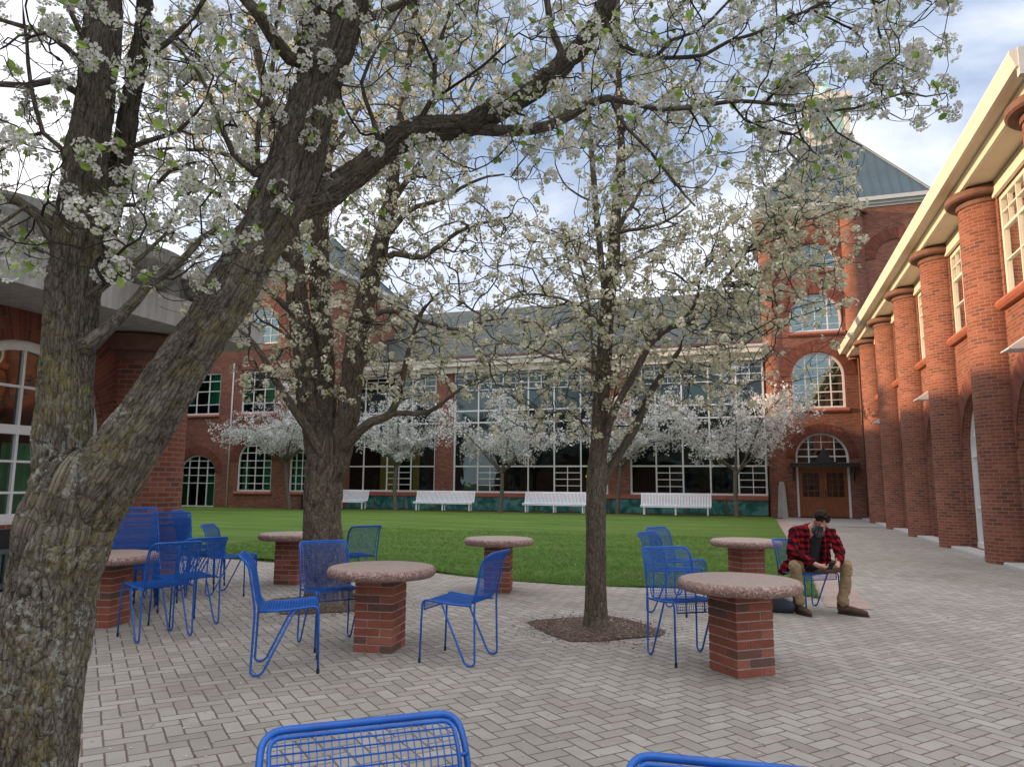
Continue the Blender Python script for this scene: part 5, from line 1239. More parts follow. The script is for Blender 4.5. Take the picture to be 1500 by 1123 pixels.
# ------------------------------------------------------------------ trees
def catmull(P, step):
    """P: list of (Vector, r) -> dense list"""
    out = []; n = len(P)
    for i in range(n-1):
        p0, p1, p2, p3 = P[max(i-1, 0)][0], P[i][0], P[i+1][0], P[min(i+2, n-1)][0]; m_ = max(1, int((p2-p1).length/step))
        for k in range(m_):
            t_ = k/m_; q = .5*((2*p1)+(-p0+p2)*t_+(2*p0-5*p1+4*p2-p3)*t_*t_+(-p0+3*p1-3*p2+p3)*t_**3); out.append((q, P[i][1]*(1-t_)+P[i+1][1]*t_))
    out.append(P[-1]); return out
class Skel:
    def __init__(s, seed): s.P = []; s.par = []; s.rm = []; s.lim = []; s.sp = []; s.rng = random.Random(seed); s.tips = []; s.nr = np.random.default_rng(seed)
    def arr(s): return np.array([tuple(p) for p in s.P])
    def limb(s, pts, step=.1, wig=.0, spawn_from=0.0, attach=True):
        D = catmull(pts, step); prev = -1
        if s.P and attach:
            A = s.arr(); prev = int(np.argmin(((A-np.array(tuple(D[0][0])))**2).sum(1)))
        n = len(D); w = Vector((0, 0, 0)); ids = []
        for i, (p, r) in enumerate(D):
            if i and wig: w = w*.85+Vector([s.rng.gauss(0, wig) for _ in range(3)])
            s.P.append(p+w); s.par.append(prev); s.rm.append(r); s.lim.append(True); s.sp.append(i/n >= spawn_from); prev = len(s.P)-1; ids.append(prev)
        s.tips.append(prev); return ids
    def grow(s, A, step=.07, wig=.2, up=.15, maxd=None):
        P = s.arr(); D = np.array([tuple((s.P[i]-s.P[s.par[i]]).normalized()) if s.par[i] >= 0 else (0, 0, 1) for i in range(len(s.P))]); ok = np.array(s.sp)
        d0 = np.array([np.sqrt(((P[ok]-a)**2).sum(1)).min() for a in A]); order = np.argsort(d0)
        cap = len(P)+len(A)*26; PP = np.zeros((cap, 3)); DD = np.zeros((cap, 3)); OK = np.zeros(cap, bool); n = len(P); PP[:n] = P; DD[:n] = D; OK[:n] = ok
        for ai in order:
            a = A[ai]; v = a-PP[:n]; d = np.sqrt((v**2).sum(1))+1e-6; c = (v*DD[:n]).sum(1)/d
            sc = d*(1+.5*(1-c))*(1+up*np.maximum(0, -(v[:, 2]/d)))+np.where(OK[:n], 0, 99); i = int(np.argmin(sc)); L0 = d[i]
            if L0 < .03 or (maxd and L0 > maxd): continue
            m_ = max(2, min(24, int(L0/step))); dirp = DD[i]; u = v[i]/d[i]; t0 = dirp*.55+u*.8; t0 /= np.linalg.norm(t0); t1 = u+np.array([0, 0, .35]); t1 /= np.linalg.norm(t1)
            p0 = PP[i].copy(); prev = i; side = s.nr.normal(0, 1, 3); side -= u*(side@u); jit = np.zeros(3); lastp = p0
            for k in range(1, m_+1):
                t_ = k/m_; h = (2*t_**3-3*t_**2+1)*p0+(t_**3-2*t_**2+t_)*t0*L0+(-2*t_**3+3*t_**2)*a+(t_**3-t_**2)*t1*L0
                jit = jit*.6+s.nr.normal(0, wig*step*.5, 3); q = h+jit+side*.03*L0*math.sin(t_*7)
                s.P.append(Vector(q)); s.par.append(prev); s.rm.append(0); s.lim.append(False); s.sp.append(True); dv = q-lastp; dn = np.linalg.norm(dv)+1e-9
                PP[n] = q; DD[n] = dv/dn; OK[n] = True; prev = n; n += 1; lastp = q
                if n >= cap-2: break
            s.tips.append(prev)
            if n >= cap-30: break
    def radii(s, tip=.0022, e=2.1, cap=.05):
        n = len(s.P); acc = np.zeros(n); ch = np.zeros(n, int)
        for i in range(n-1, -1, -1):
            if ch[i] == 0: acc[i] = max(acc[i], tip**e)
            if s.par[i] >= 0: acc[s.par[i]] += acc[i]; ch[s.par[i]] += 1
        R_ = acc**(1/e); R_ = np.minimum(R_, cap)
        for i in range(n):
            if s.rm[i] > 0: R_[i] = max(s.rm[i], 0)
            elif s.par[i] >= 0: R_[i] = min(R_[i], R_[s.par[i]]*.85 if s.lim[s.par[i]] else R_[s.par[i]])
        s.R = R_; s.ch = ch; return R_
    def chains(s):
        n = len(s.P); kids = [[] for _ in range(n)]; roots = []
        for i, p in enumerate(s.par):
            (kids[p].append(i) if p >= 0 else roots.append(i))
        out = []; stack = [(r, None) for r in roots]
        while stack:
            i, par = stack.pop(); c = [par] if par is not None else []; 
            while True:
                c.append(i); ks = kids[i]
                if not ks: break
                lk = [k for k in ks if s.lim[k] and s.lim[i] and k == i+1]
                b = lk[0] if lk else max(ks, key=lambda k: s.R[k])
                for k in ks:
                    if k != b: stack.append((k, i))
                i = b
            out.append(c)
        return out
    def tubes(s, rmax=None, rmin=None, name='branches', mt=None, parent=None, thick=None):
        """chains -> one mesh with a 'bark' coordinate; thick chains get more sides"""
        V = []; F = []; B = []; MI = []
        for c in s.chains():
            pts = [s.P[i] for i in c]; rr = [s.R[i] for i in c]
            if len(c) > 1 and not (s.lim[c[0]] and s.lim[c[1]] and s.R[c[1]] > .8*s.R[c[0]]): rr[0] = min(rr[0], rr[1])
            if thick and max(rr) > thick and s.rm[c[min(2, len(c)-1)]] > thick: 
                continue
            rm_ = max(rr); sides = 14 if rm_ > .05 else 9 if rm_ > .015 else 5 if rm_ > .006 else 3; base = len(V); Np = None; L0 = 0; n = len(pts)
            for i in range(n):
                t_ = (pts[min(i+1, n-1)]-pts[max(i-1, 0)]);
                if t_.length < 1e-7: t_ = Vector((0, 0, 1))
                t_.normalize(); Nn = t_.orthogonal().normalized() if Np is None else (Np-t_*Np.dot(t_)); Nn.normalize(); Np = Nn; Bn = t_.cross(Nn)
                if i: L0 += (pts[i]-pts[i-1]).length
                for k in range(sides):
                    a = 2*PI*k/sides; ca, sa = math.cos(a), math.sin(a); V.append(tuple(pts[i]+(Nn*ca+Bn*sa)*rr[i])); B.append((ca*rr[i], sa*rr[i], L0))
            for i in range(n-1):
                for k in range(sides):
                    a = base+i*sides+k; b = base+i*sides+(k+1) % sides; F.append((a, b, b+sides, a+sides)); MI.append(0 if rm_ > .009 else 1)
        me = bpy.data.meshes.new(name); me.from_pydata(V, [], F)
        for x in (mt if isinstance(mt, (list, tuple)) else [mt]): me.materials.append(x)
        me.polygons.foreach_set('material_index', MI)
        me.polygons.foreach_set('use_smooth', [True]*len(F)); at_ = me.attributes.new('bark', 'FLOAT_VECTOR', 'POINT'); at_.data.foreach_set('vector', np.array(B, dtype=np.float32).ravel()); a2 = me.attributes.new('ridge', 'FLOAT', 'POINT'); a2.data.foreach_set('value', [.7]*len(V))
        o = bpy.data.objects.new(name, me); C.objects.link(o)
        if parent is not None: o.parent = parent; o.location = -Vector(parent.location)
        return o
def bark_coords(me, skel_pts, skel_r):
    """nearest limb segment frame -> (cos*R, sin*R, length)"""
    V = np.zeros(len(me.vertices)*3, np.float32); me.vertices.foreach_get('co', V); V = V.reshape(-1, 3); out = np.zeros_like(V); best = np.full(len(V), 1e9)
    for li, (pts, rs) in enumerate(zip(skel_pts, skel_r)):
        L0 = li*3.7
        for i in range(len(pts)-1):
            a = np.array(pts[i]); b = np.array(pts[i+1]); d = b-a; l = np.linalg.norm(d); u = d/l; t_ = np.clip((V-a)@u, 0, l); q = V-a-t_[:, None]*u; dist = np.linalg.norm(q, axis=1)/(rs[i]+(rs[i+1]-rs[i])*t_/l)
            m_ = dist < best; ref = np.array([1., .3, 0]); N_ = ref-u*(ref@u); N_ /= np.linalg.norm(N_); B_ = np.cross(u, N_); an = np.arctan2(q@B_, q@N_); r = .14
            w_ = np.stack([np.cos(an)*r, np.sin(an)*r, L0+t_], 1); out[m_] = w_[m_]; best[m_] = dist[m_]; L0 += l
    return V, out
def big_trunk(limbs, voxel, name, mt, parent, disp=.012, fs=26., fl=5.):
    """thick limbs fused into one surface, then given real fissured relief"""
    segs = []
    for P in limbs:
        for (p0, r0), (p1, r1) in zip(P[:-1], P[1:]): segs.append((p0, r0, p1, r1))
    o = capsules(segs, voxel, name, mt, None, 6); me = o.data
    V, Bc = bark_coords(me, [[p for p, r in P] for P in limbs], [[r for p, r in P] for P in limbs])
    nr = np.zeros(len(V)*3, np.float32); me.vertices.foreach_get('normal', nr) if hasattr(me.vertices[0], 'normal') else None; nr = nr.reshape(-1, 3)
    rg_ = np.zeros(len(V), np.float32); dsp = np.zeros(len(V), np.float32); nz = mnoise.noise
    for i in range(len(V)):
        x, y, z = float(Bc[i, 0]), float(Bc[i, 1]), float(Bc[i, 2]); wx = .5*nz((x*9, y*9, z*5))
        a = nz((x*fs+wx, y*fs+wx, z*fl)); b_ = nz((x*fs*2.1+7, y*fs*2.1, z*fl*2.3+wx)); l = nz((float(V[i, 0])*5, float(V[i, 1])*5, float(V[i, 2])*4))
        rdg = min(1., abs(a)*3.2); r2 = min(1., abs(b_)*3.0); rg_[i] = min(1., .75*rdg+.35*r2); dsp[i] = (rdg-.6)*1.0+(r2-.6)*.45+l*1.0
    V2 = V+nr*(dsp*disp)[:, None]; me.vertices.foreach_set('co', V2.astype(np.float32).ravel())
    at_ = me.attributes.new('bark', 'FLOAT_VECTOR', 'POINT'); at_.data.foreach_set('vector', Bc.astype(np.float32).ravel()); a2 = me.attributes.new('ridge', 'FLOAT', 'POINT'); a2.data.foreach_set('value', rg_); me.update()
    o.parent = parent; o.location = -Vector(parent.location); return o
def flower_cluster(rr, n, rad_, fsz, petals=5, detail=True, leaves=0):
    V = []; F = []; MI = []
    for k in range(n):
        a = k*2.399+rr.uniform(-.3, .3); e = math.acos(max(-.35, 1-1.35*(k+.5)/n)); d = Vector((math.sin(e)*math.cos(a), math.sin(e)*math.sin(a), math.cos(e)*.85+.1)).normalized(); c = d*rad_*rr.uniform(.75, 1.1)
        t1 = d.orthogonal().normalized(); t2 = d.cross(t1); ph_ = rr.uniform(0, 2*PI); s_ = fsz*rr.uniform(.85, 1.15); tilt = rr.uniform(.05, .45)
        for j in range(petals):
            an = ph_+2*PI*j/petals; ra = t1*math.cos(an)+t2*math.sin(an); tb = t1*-math.sin(an)+t2*math.cos(an); nb_ = len(V)
            if detail:
                V += [tuple(c+ra*.12*s_), tuple(c+ra*.55*s_+tb*.36*s_+d*tilt*.3*s_), tuple(c+ra*.98*s_+tb*.26*s_+d*tilt*.7*s_), tuple(c+ra*1.04*s_-tb*.24*s_+d*tilt*.7*s_), tuple(c+ra*.6*s_-tb*.38*s_+d*tilt*.3*s_)]; F.append((nb_, nb_+1, nb_+2, nb_+3, nb_+4))
            else:
                V += [tuple(c), tuple(c+ra*.6*s_+tb*.42*s_+d*tilt*.3*s_), tuple(c+ra*1.05*s_+d*tilt*.6*s_), tuple(c+ra*.6*s_-tb*.42*s_+d*tilt*.3*s_)]; F.append((nb_, nb_+1, nb_+2, nb_+3))
            MI.append(0)
        if detail:
            nb_ = len(V); 
            for j in range(5): an = 2*PI*j/5; V.append(tuple(c+(t1*math.cos(an)+t2*math.sin(an))*.17*s_+d*.16*s_))
            F.append(tuple(range(nb_, nb_+5))); MI.append(1)
            nb_ = len(V); V += [tuple(c*.08+t1*.0012), tuple(c*.08-t1*.0012), tuple(c)]; F.append((nb_, nb_+1, nb_+2)); MI.append(2)
    for k in range(leaves):
        a = rr.uniform(0, 2*PI); d = Vector((math.cos(a), math.sin(a), rr.uniform(-.3, .9))).normalized(); t1 = d.orthogonal().normalized(); t2 = d.cross(t1); l = rr.uniform(.024, .040)*(1 if detail else 1.15); c = d*rad_*.35; nb_ = len(V)
        V += [tuple(c), tuple(c+d*l*.4+t1*l*.3+t2*l*.08), tuple(c+d*l*.75+t1*l*.24+t2*l*.08), tuple(c+d*l), tuple(c+d*l*.75-t1*l*.24+t2*l*.08), tuple(c+d*l*.4-t1*l*.3+t2*l*.08), tuple(c+d*l*.5)]
        F += [(nb_, nb_+1, nb_+2, nb_+3, nb_+6), (nb_, nb_+6, nb_+3, nb_+4, nb_+5)]; MI += [2, 2]
    return np.array(V), F, MI
rr = random.Random(3)
CL_near = [flower_cluster(rr, rr.randint(7, 12), rr.uniform(.032, .046), .0145, leaves=rr.choice([0, 1, 1, 2])) for _ in range(7)]
CL_near += [flower_cluster(rr, rr.randint(2, 4), .025, .014, leaves=rr.choice([1, 2, 3])) for _ in range(3)]
CL_mid = [flower_cluster(rr, rr.randint(8, 12), rr.uniform(.040, .052), .019, 5, False, leaves=rr.choice([0, 1, 1, 2])) for _ in range(8)]
CL_mid2 = [flower_cluster(rr, rr.randint(3, 5), .030, .017, 5, False, leaves=rr.choice([1, 2])) for _ in range(2)]
CL_far = []
for k in range(5):
    V = []; F = []
    for j in range(11):
        c = Vector([rr.gauss(0, .055) for _ in range(3)]); d = Vector([rr.gauss(0, 1) for _ in range(3)]).normalized(); t1 = d.orthogonal().normalized(); t2 = d.cross(t1); s_ = rr.uniform(.022, .042); n = len(V)
        V += [tuple(c+t1*s_), tuple(c+t2*s_*.7), tuple(c-t1*s_), tuple(c-t2*s_*.7)]; F.append((n, n+1, n+2, n+3))
    CL_far.append((np.array(V), F, [0]*len(F)))
def around(sk, n, rlo, rhi, rng, zmin=-9, filt=None, weight=None, ids=None, flat=1.0):
    idx = [i for i in (ids if ids is not None else range(len(sk.P))) if sk.lim[i] and sk.sp[i]]; out = []
    w_ = np.array([weight(sk.P[i]) for i in idx]) if weight else np.ones(len(idx)); w_ = w_/w_.sum(); g = 0
    while len(out) < n and g < n*30:
        g += 1; i = idx[rng.choice(len(idx), p=w_)]; d = rng.normal(0, 1, 3); d /= np.linalg.norm(d); r = rlo+(rhi-rlo)*rng.random()**.8; d[2] *= flat; q = np.array(tuple(sk.P[i]))+d*r
        if q[2] < zmin: continue
        if filt and not filt(q): continue
        out.append(q)
    return np.array(out)
def blossoms(sk, templates, mats_, parent, density, rng, rmax=.006, smin=.8, smax=1.25, off=.02, name='crown', tips=1.0, keep=None, keeptint=.5):
    pos = []; nrm = []
    tips_ = set(sk.tips)
    for i in range(len(sk.P)):
        if sk.lim[i] and sk.R[i] > rmax*1.5: continue
        if sk.R[i] > rmax: continue
        p = np.array(tuple(sk.P[i])); pr_ = tips if (sk.ch[i] == 0) else density
        if rng.random() < pr_ and (keep is None or keep(p)):
            d = rng.normal(0, 1, 3); d[2] += .5; d /= np.linalg.norm(d); pos.append(p+d*off); nrm.append(d)
    pos = np.array(pos); nrm = np.array(nrm)
    tint = np.clip(rng.normal(.62, .25, len(pos)), 0, 1)
    return scatter(templates, mats_, pos, nrm, rng.uniform(smin, smax, len(pos)), name, parent, tint=tint)
def proj(q):
    d = Vector(q)-CAMP; z = d.dot(fwd); return (750+CF*d.dot(rt)/max(z, .01), 561.5-CF*d.dot(up)/max(z, .01), z)

# ---- tree 1: old pear at the left edge
def A_(L_): return [(at(x, y, d), r) for x, y, d, r in L_]
t1 = empty('pear_tree', (T1.x, T1.y, 0)); tag(t1, 'big old pear tree with mossy forked trunk at the left edge', 'tree')
g0 = Vector((T1.x, T1.y, -.08))
tr0 = [(g0, .26), (Vector((T1.x, T1.y, .10)), .20), (at(42, 1123, 2.62), .152)]+A_([(64, 960, 2.62, .143), (80, 850, 2.62, .150), (98, 770, 2.62, .165), (112, 715, 2.63, .150)])
stL = A_([(102, 740, 2.63, .110), (92, 660, 2.64, .093), (97, 580, 2.65, .088), (104, 480, 2.66, .086), (108, 410, 2.67, .088), (115, 330, 2.68, .080), (128, 230, 2.70, .070), (142, 120, 2.74, .064), (152, 20, 2.78, .058), (160, -90, 2.85, .050), (172, -240, 2.95, .038), (190, -420, 3.1, .02)])
stR = A_([(125, 745, 2.62, .125), (165, 690, 2.63, .118), (215, 612, 2.66, .100), (270, 530, 2.70, .092), (325, 445, 2.73, .090), (375, 362, 2.77, .092), (418, 280, 2.81, .100), (440, 210, 2.85, .098), (462, 130, 2.90, .086), (495, 55, 2.95, .076), (522, -20, 3.0, .07), (548, -130, 3.1, .055), (580, -300, 3.3, .035), (600, -450, 3.5, .02)])
st2 = A_([(122, 415, 2.70, .05), (145, 355, 2.74, .046), (163, 300, 2.77, .042), (176, 240, 2.80, .037), (190, 160, 2.84, .033), (205, 70, 2.9, .030), (215, -30, 2.98, .026), (235, -200, 3.1, .015)])
lmA = A_([(432, 300, 2.84, .06), (470, 290, 2.88, .055), (505, 265, 2.92, .052), (540, 238, 2.96, .050), (578, 206, 3.0, .052), (612, 189, 3.04, .050), (650, 187, 3.08, .050), (690, 183, 3.12, .051), (725, 160, 3.16, .050), (765, 138, 3.2, .048), (800, 117, 3.24, .046), (832, 88, 3.28, .046), (860, 58, 3.32, .040), (885, 15, 3.36, .036), (898, -40, 3.42, .032), (915, -140, 3.5, .02)])
st3 = A_([(452, 130, 2.98, .045), (452, 60, 3.05, .048), (455, 0, 3.1, .046), (458, -90, 3.2, .038), (462, -220, 3.35, .02)])
sk1 = Skel(11)
idtr = sk1.limb(tr0, .08, spawn_from=2); idL = sk1.limb(stL, .08, spawn_from=.45); idR = sk1.limb(stR, .08, spawn_from=.50); id2 = sk1.limb(st2, .08, spawn_from=.3); idA = sk1.limb(lmA, .08, spawn_from=.25); id3 = sk1.limb(st3, .08, spawn_from=.3)
small1 = [[(700, 189, 3.13, .027), (740, 193, 3.10, .025), (775, 190, 3.08, .024), (805, 184, 3.06, .023), (835, 168, 3.04, .022), (862, 150, 3.02, .020), (890, 143, 3.0, .016), (925, 150, 2.98, .011), (970, 162, 2.96, .010), (1010, 158, 2.95, .0095), (1070, 150, 2.94, .0085), (1120, 152, 2.93, .0078), (1165, 156, 2.92, .007), (1205, 164, 2.92, .0062), (1250, 160, 2.9, .0055), (1290, 146, 2.9, .0048), (1325, 137, 2.9, .004), (1355, 143, 2.9, .0034), (1385, 138, 2.9, .0025)],
 [(1300, 143, 2.9, .004), (1312, 125, 2.9, .0036), (1308, 100, 2.9, .003), (1300, 80, 2.9, .0025)],
 [(1290, 146, 2.9, .004), (1300, 165, 2.9, .003), (1322, 178, 2.9, .0022)],
 [(880, 20, 3.35, .014), (905, 60, 3.3, .012), (960, 85, 3.2, .010), (1033, 80, 3.1, .009), (1065, 62, 3.05, .008), (1100, 50, 3.05, .0075), (1150, 28, 3.0, .0065), (1200, 5, 3.0, .006), (1240, -25, 3.0, .005)],
 [(1150, 28, 3.0, .006), (1190, 14, 3.0, .005), (1225, 30, 3.0, .0045), (1248, 42, 3.0, .004), (1262, 55, 3.0, .0035)],
 [(900, -20, 3.4, .014), (1000, -40, 3.3, .012), (1120, -60, 3.2, .010), (1230, -40, 3.1, .007), (1280, 0, 3.05, .0055), (1288, 40, 3.0, .0048), (1298, 80, 3.0, .004), (1312, 112, 2.98, .0032), (1340, 130, 2.95, .0025)],
 [(1230, -40, 3.1, .006), (1290, -30, 3.1, .005), (1330, -10, 3.1, .004), (1365, 2, 3.1, .003)],
 [(960, 85, 3.2, .009), (985, 60, 3.15, .008), (1020, 48, 3.1, .007), (1060, 12, 3.1, .006), (1090, -20, 3.1, .005)],
 [(895, 145, 3.0, .010), (915, 185, 3.0, .008), (945, 215, 3.0, .007), (985, 262, 3.0, .006), (1020, 300, 3.0, .004)],
  [(1120, 152, 2.93, .006), (1150, 120, 2.95, .005), (1185, 95, 2.97, .004), (1215, 90, 2.98, .003)], [(1205, 164, 2.92, .005), (1225, 195, 2.95, .004), (1262, 215, 2.98, .003)], [(1165, 156, 2.92, .005), (1175, 200, 2.97, .004), (1210, 235, 3.0, .003)], [(1070, 150, 2.94, .006), (1090, 175, 2.95, .005), (1125, 190, 2.96, .0045), (1160, 195, 2.96, .004), (1190, 215, 2.96, .003)],
 [(808, 115, 3.24, .020), (822, 75, 3.2, .018), (806, 40, 3.2, .016), (800, -10, 3.2, .014), (790, -100, 3.3, .009)],
 [(609, 188, 3.04, .014), (626, 158, 3.02, .012), (634, 140, 3.0, .010), (637, 90, 3.0, .009), (645, 55, 3.0, .008), (660, 10, 3.0, .007), (672, -50, 3.0, .005)],
 [(637, 100, 3.0, .007), (620, 60, 2.95, .006), (600, 30, 2.9, .005)], [(634, 145, 3.0, .007), (680, 115, 2.9, .006), (720, 85, 2.85, .005), (745, 60, 2.8, .004)],
 [(448, 92, 2.9, .030), (425, 85, 2.86, .028), (400, 55, 2.82, .026), (380, 22, 2.8, .024), (352, -10, 2.78, .021), (310, -70, 2.8, .014)],
 [(395, 255, 2.8, .016), (372, 258, 2.76, .014), (340, 228, 2.72, .012), (322, 190, 2.7, .010), (306, 140, 2.7, .008), (290, 110, 2.7, .007), (262, 72, 2.7, .005)],
 [(378, 240, 2.82, .011), (380, 180, 2.8, .010), (398, 120, 2.8, .009), (402, 60, 2.8, .008), (410, 0, 2.8, .006)],
 [(98, 350, 2.66, .026), (75, 325, 2.62, .022), (55, 312, 2.6, .020), (25, 292, 2.58, .018), (-25, 283, 2.55, .016)],
 [(112, 135, 2.74, .016), (80, 118, 2.7, .014), (40, 125, 2.66, .012), (0, 122, 2.62, .011), (-40, 120, 2.6, .009)],
 [(112, 235, 2.7, .012), (95, 222, 2.68, .010), (62, 192, 2.66, .009), (50, 150, 2.64, .008), (42, 90, 2.62, .007), (36, 30, 2.6, .005)],
 [(118, 90, 2.76, .014), (80, 55, 2.72, .012), (40, 40, 2.68, .010), (0, 28, 2.66, .008), (-40, 30, 2.64, .006)],
 [(128, 70, 2.76, .012), (100, 10, 2.7, .010), (60, -30, 2.65, .008)],
 [(132, 505, 2.62, .032), (150, 485, 2.62, .026), (166, 470, 2.62, .022), (197, 438, 2.62, .019), (216, 415, 2.62, .017), (236, 403, 2.62, .015), (267, 377, 2.62, .013), (293, 350, 2.62, .011), (312, 338, 2.62, .008), (322, 330, 2.62, .005)],
 [(135, 432, 2.64, .018), (150, 422, 2.62, .015), (169, 408, 2.6, .012), (190, 392, 2.6, .010), (208, 377, 2.6, .008), (240, 344, 2.6, .006), (252, 310, 2.6, .005), (285, 270, 2.6, .004)],
 [(135, 360, 2.7, .008), (118, 385, 2.66, .008)], [(165, 300, 2.77, .012), (200, 300, 2.75, .009), (250, 250, 2.7, .007), (300, 235, 2.7, .004)],
 [(120, 385, 2.64, .010), (70, 350, 2.6, .009), (40, 300, 2.55, .008), (0, 330, 2.5, .006)],
 [(180, 220, 2.8, .012), (215, 205, 2.78, .010), (260, 190, 2.75, .008), (290, 160, 2.7, .005)], [(560, 225, 3.0, .012), (545, 170, 2.95, .010), (530, 120, 2.9, .008), (560, 60, 2.85, .006), (600, 0, 2.85, .005)],
 [(500, 40, 2.96, .02), (560, 20, 2.95, .016), (620, -10, 2.95, .013), (700, -60, 3.0, .010)], [(200, 100, 2.88, .014), (250, 60, 2.85, .011), (300, 0, 2.82, .009), (330, -80, 2.8, .006)]]
for L_ in small1: sk1.limb(A_(L_), .06, wig=.0022)
def f1(q):
    x, y, z = proj(q)
    if z < 1.75: return False
    if x > 1240 and 175 < y < 900: return False
    if 480 < x < 700 and y > 330: return False
    if x >= 700 and y > 300-(x-700)*.05: return False
    if x < 480 and y > 410: return False
    if x > 1400: return False
    return x > -260
rng1 = np.random.default_rng(5)
A1 = around(sk1, 3300, .06, .60, rng1, zmin=2.0, filt=f1)
sk1.grow(A1, .045, wig=.35, up=.25, maxd=.9); sk1.radii(tip=.0017, cap=.018)
thickset = [tr0, stL, stR, st2, lmA, st3]
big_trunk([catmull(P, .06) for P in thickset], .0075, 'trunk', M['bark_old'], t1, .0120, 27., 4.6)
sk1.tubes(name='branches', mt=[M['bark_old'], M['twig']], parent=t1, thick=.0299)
blossoms(sk1, CL_near, [M['petal'], M['anther'], M['leaf']], t1, .085, rng1, rmax=.0055, smin=.85, smax=1.3, off=.02, tips=.58)

# ---- tree 2: forked multi-stem tree
D2 = (T2-CAMP).dot(fwd)
t2 = empty('pear_tree', (T2.x, T2.y, 0)); tag(t2, 'thick multi-stem pear tree in white blossom standing behind the middle table', 'tree')
def B_(L_, D, k): return [(at(x, y, D+dd), r) for x, y, dd, r in L_]
g2 = Vector((T2.x, T2.y, -.05))
tr = [(g2, .36), (Vector((T2.x, T2.y, .10)), .30), (at(478, 840, D2), .255), (at(472, 770, D2), .235), (at(473, 710, D2), .24), (at(478, 660, D2), .235)]
s1 = B_([(474, 690, 0, .17), (462, 640, 0, .15), (452, 590, -.05, .145), (447, 530, -.1, .14), (440, 470, -.15, .13), (434, 420, -.2, .12), (428, 350, -.3, .10), (415, 260, -.4, .08), (395, 160, -.5, .06), (370, 40, -.6, .045), (350, -80, -.7, .03)], D2, 0)
s2 = B_([(480, 680, .05, .14), (478, 600, .1, .12), (473, 500, .15, .13), (468, 400, .25, .12), (470, 320, .3, .10), (480, 220, .4, .075), (500, 100, .5, .055), (520, -40, .6, .035)], D2, 0)
s3 = B_([(490, 690, 0, .16), (503, 640, 0, .15), (513, 580, -.05, .135), (520, 520, -.1, .13), (531, 460, -.12, .13), (545, 400, -.15, .125), (560, 350, -.2, .10), (572, 290, -.25, .08), (582, 210, -.3, .065), (596, 110, -.4, .05), (610, 0, -.5, .04), (625, -120, -.6, .025)], D2, 0)
sk2 = Skel(22)
for P, sf in ((tr, 2), (s1, .35), (s2, .4), (s3, .38)): sk2.limb(P, .12, spawn_from=sf)
for L_ in [[(474, 675, -.15, .07), (456, 640, -.25, .058), (438, 607, -.35, .050), (418, 578, -.45, .045), (401, 554, -.5, .040), (382, 520, -.55, .034), (360, 492, -.6, .026), (345, 480, -.6, .012)],
 [(505, 655, -.1, .075), (525, 632, -.2, .062), (545, 618, -.3, .056), (569, 607, -.35, .050), (583, 580, -.4, .042), (590, 556, -.4, .036), (598, 520, -.45, .028), (612, 470, -.5, .018), (640, 430, -.6, .012)],
 [(569, 607, -.35, .040), (595, 605, -.4, .034), (618, 607, -.45, .030), (640, 598, -.5, .026), (663, 580, -.55, .020), (690, 562, -.6, .014), (720, 552, -.6, .010)],
 [(548, 395, -.15, .05), (580, 372, -.3, .04), (620, 378, -.4, .034), (660, 350, -.5, .026), (700, 330, -.6, .018), (745, 318, -.7, .012)],
 [(556, 360, -.2, .045), (600, 310, -.4, .034), (650, 290, -.6, .024), (700, 262, -.8, .016), (740, 255, -.9, .010)],
 [(530, 470, -.12, .045), (570, 455, -.5, .034), (620, 470, -.8, .026), (670, 480, -1.0, .018), (730, 465, -1.1, .012), (780, 470, -1.1, .008)],
 [(440, 470, -.15, .045), (400, 430, -.4, .035), (360, 400, -.6, .026), (320, 380, -.8, .016)], [(432, 400, -.2, .04), (390, 340, -.1, .03), (340, 300, .1, .022), (280, 270, .2, .014)],
 [(470, 330, .3, .04), (430, 250, .5, .03), (380, 190, .7, .02), (320, 120, .8, .012)], [(572, 300, -.25, .04), (620, 230, -.1, .03), (670, 160, .1, .02), (720, 80, .2, .012)],
 [(480, 230, .4, .035), (530, 150, .7, .025), (570, 60, .9, .016)], [(400, 170, -.5, .035), (330, 110, -.8, .025), (250, 60, -1, .016), (180, 30, -1.1, .01)],
 [(510, 590, .1, .04), (530, 540, .5, .03), (570, 500, .8, .02), (620, 500, 1.0, .012)], [(600, 90, -.4, .03), (660, 40, -.3, .02), (720, -20, -.2, .012)], [(445, 520, -.1, .03), (420, 490, .4, .022), (380, 470, .7, .014)],
 [(415, 270, -.4, .04), (340, 230, -.2, .03), (260, 220, 0, .02), (180, 230, .2, .012)], [(582, 210, -.3, .03), (640, 200, -.9, .022), (700, 190, -1.2, .014)]]:
    sk2.limb(B_(L_, D2, 0), .1, wig=.006)
def f2(q):
    x, y, z = proj(q)
    if 30 < x < 890 and y < 300-(x-700)*.3 if x > 700 else False: pass
    if x > 700 and y < 290 and (740 < x or y > 215): return False
    if x > 800: return False
    if y > 590: return False
    if x < 330 and y > 470: return False
    if x < 60: return False
    return True
rng2 = np.random.default_rng(6)
A2 = around(sk2, 4300, .12, 1.6, rng2, zmin=2.1, filt=f2)
sk2.grow(A2, .10, wig=.3, up=.25, maxd=1.6); sk2.radii(tip=.0036, cap=.04)
big_trunk([catmull(P, .12) for P in (tr, s1, s2, s3)], .018, 'trunk', M['bark_mid'], t2, .020, 15., 2.4)
sk2.tubes(name='branches', mt=[M['bark_mid'], M['twig']], parent=t2, thick=.076)
blossoms(sk2, CL_mid+CL_mid2, [M['petal_cream'], M['anther'], M['leaf']], t2, .29, rng2, rmax=.012, smin=.7, smax=1.3, off=.04, tips=.85)

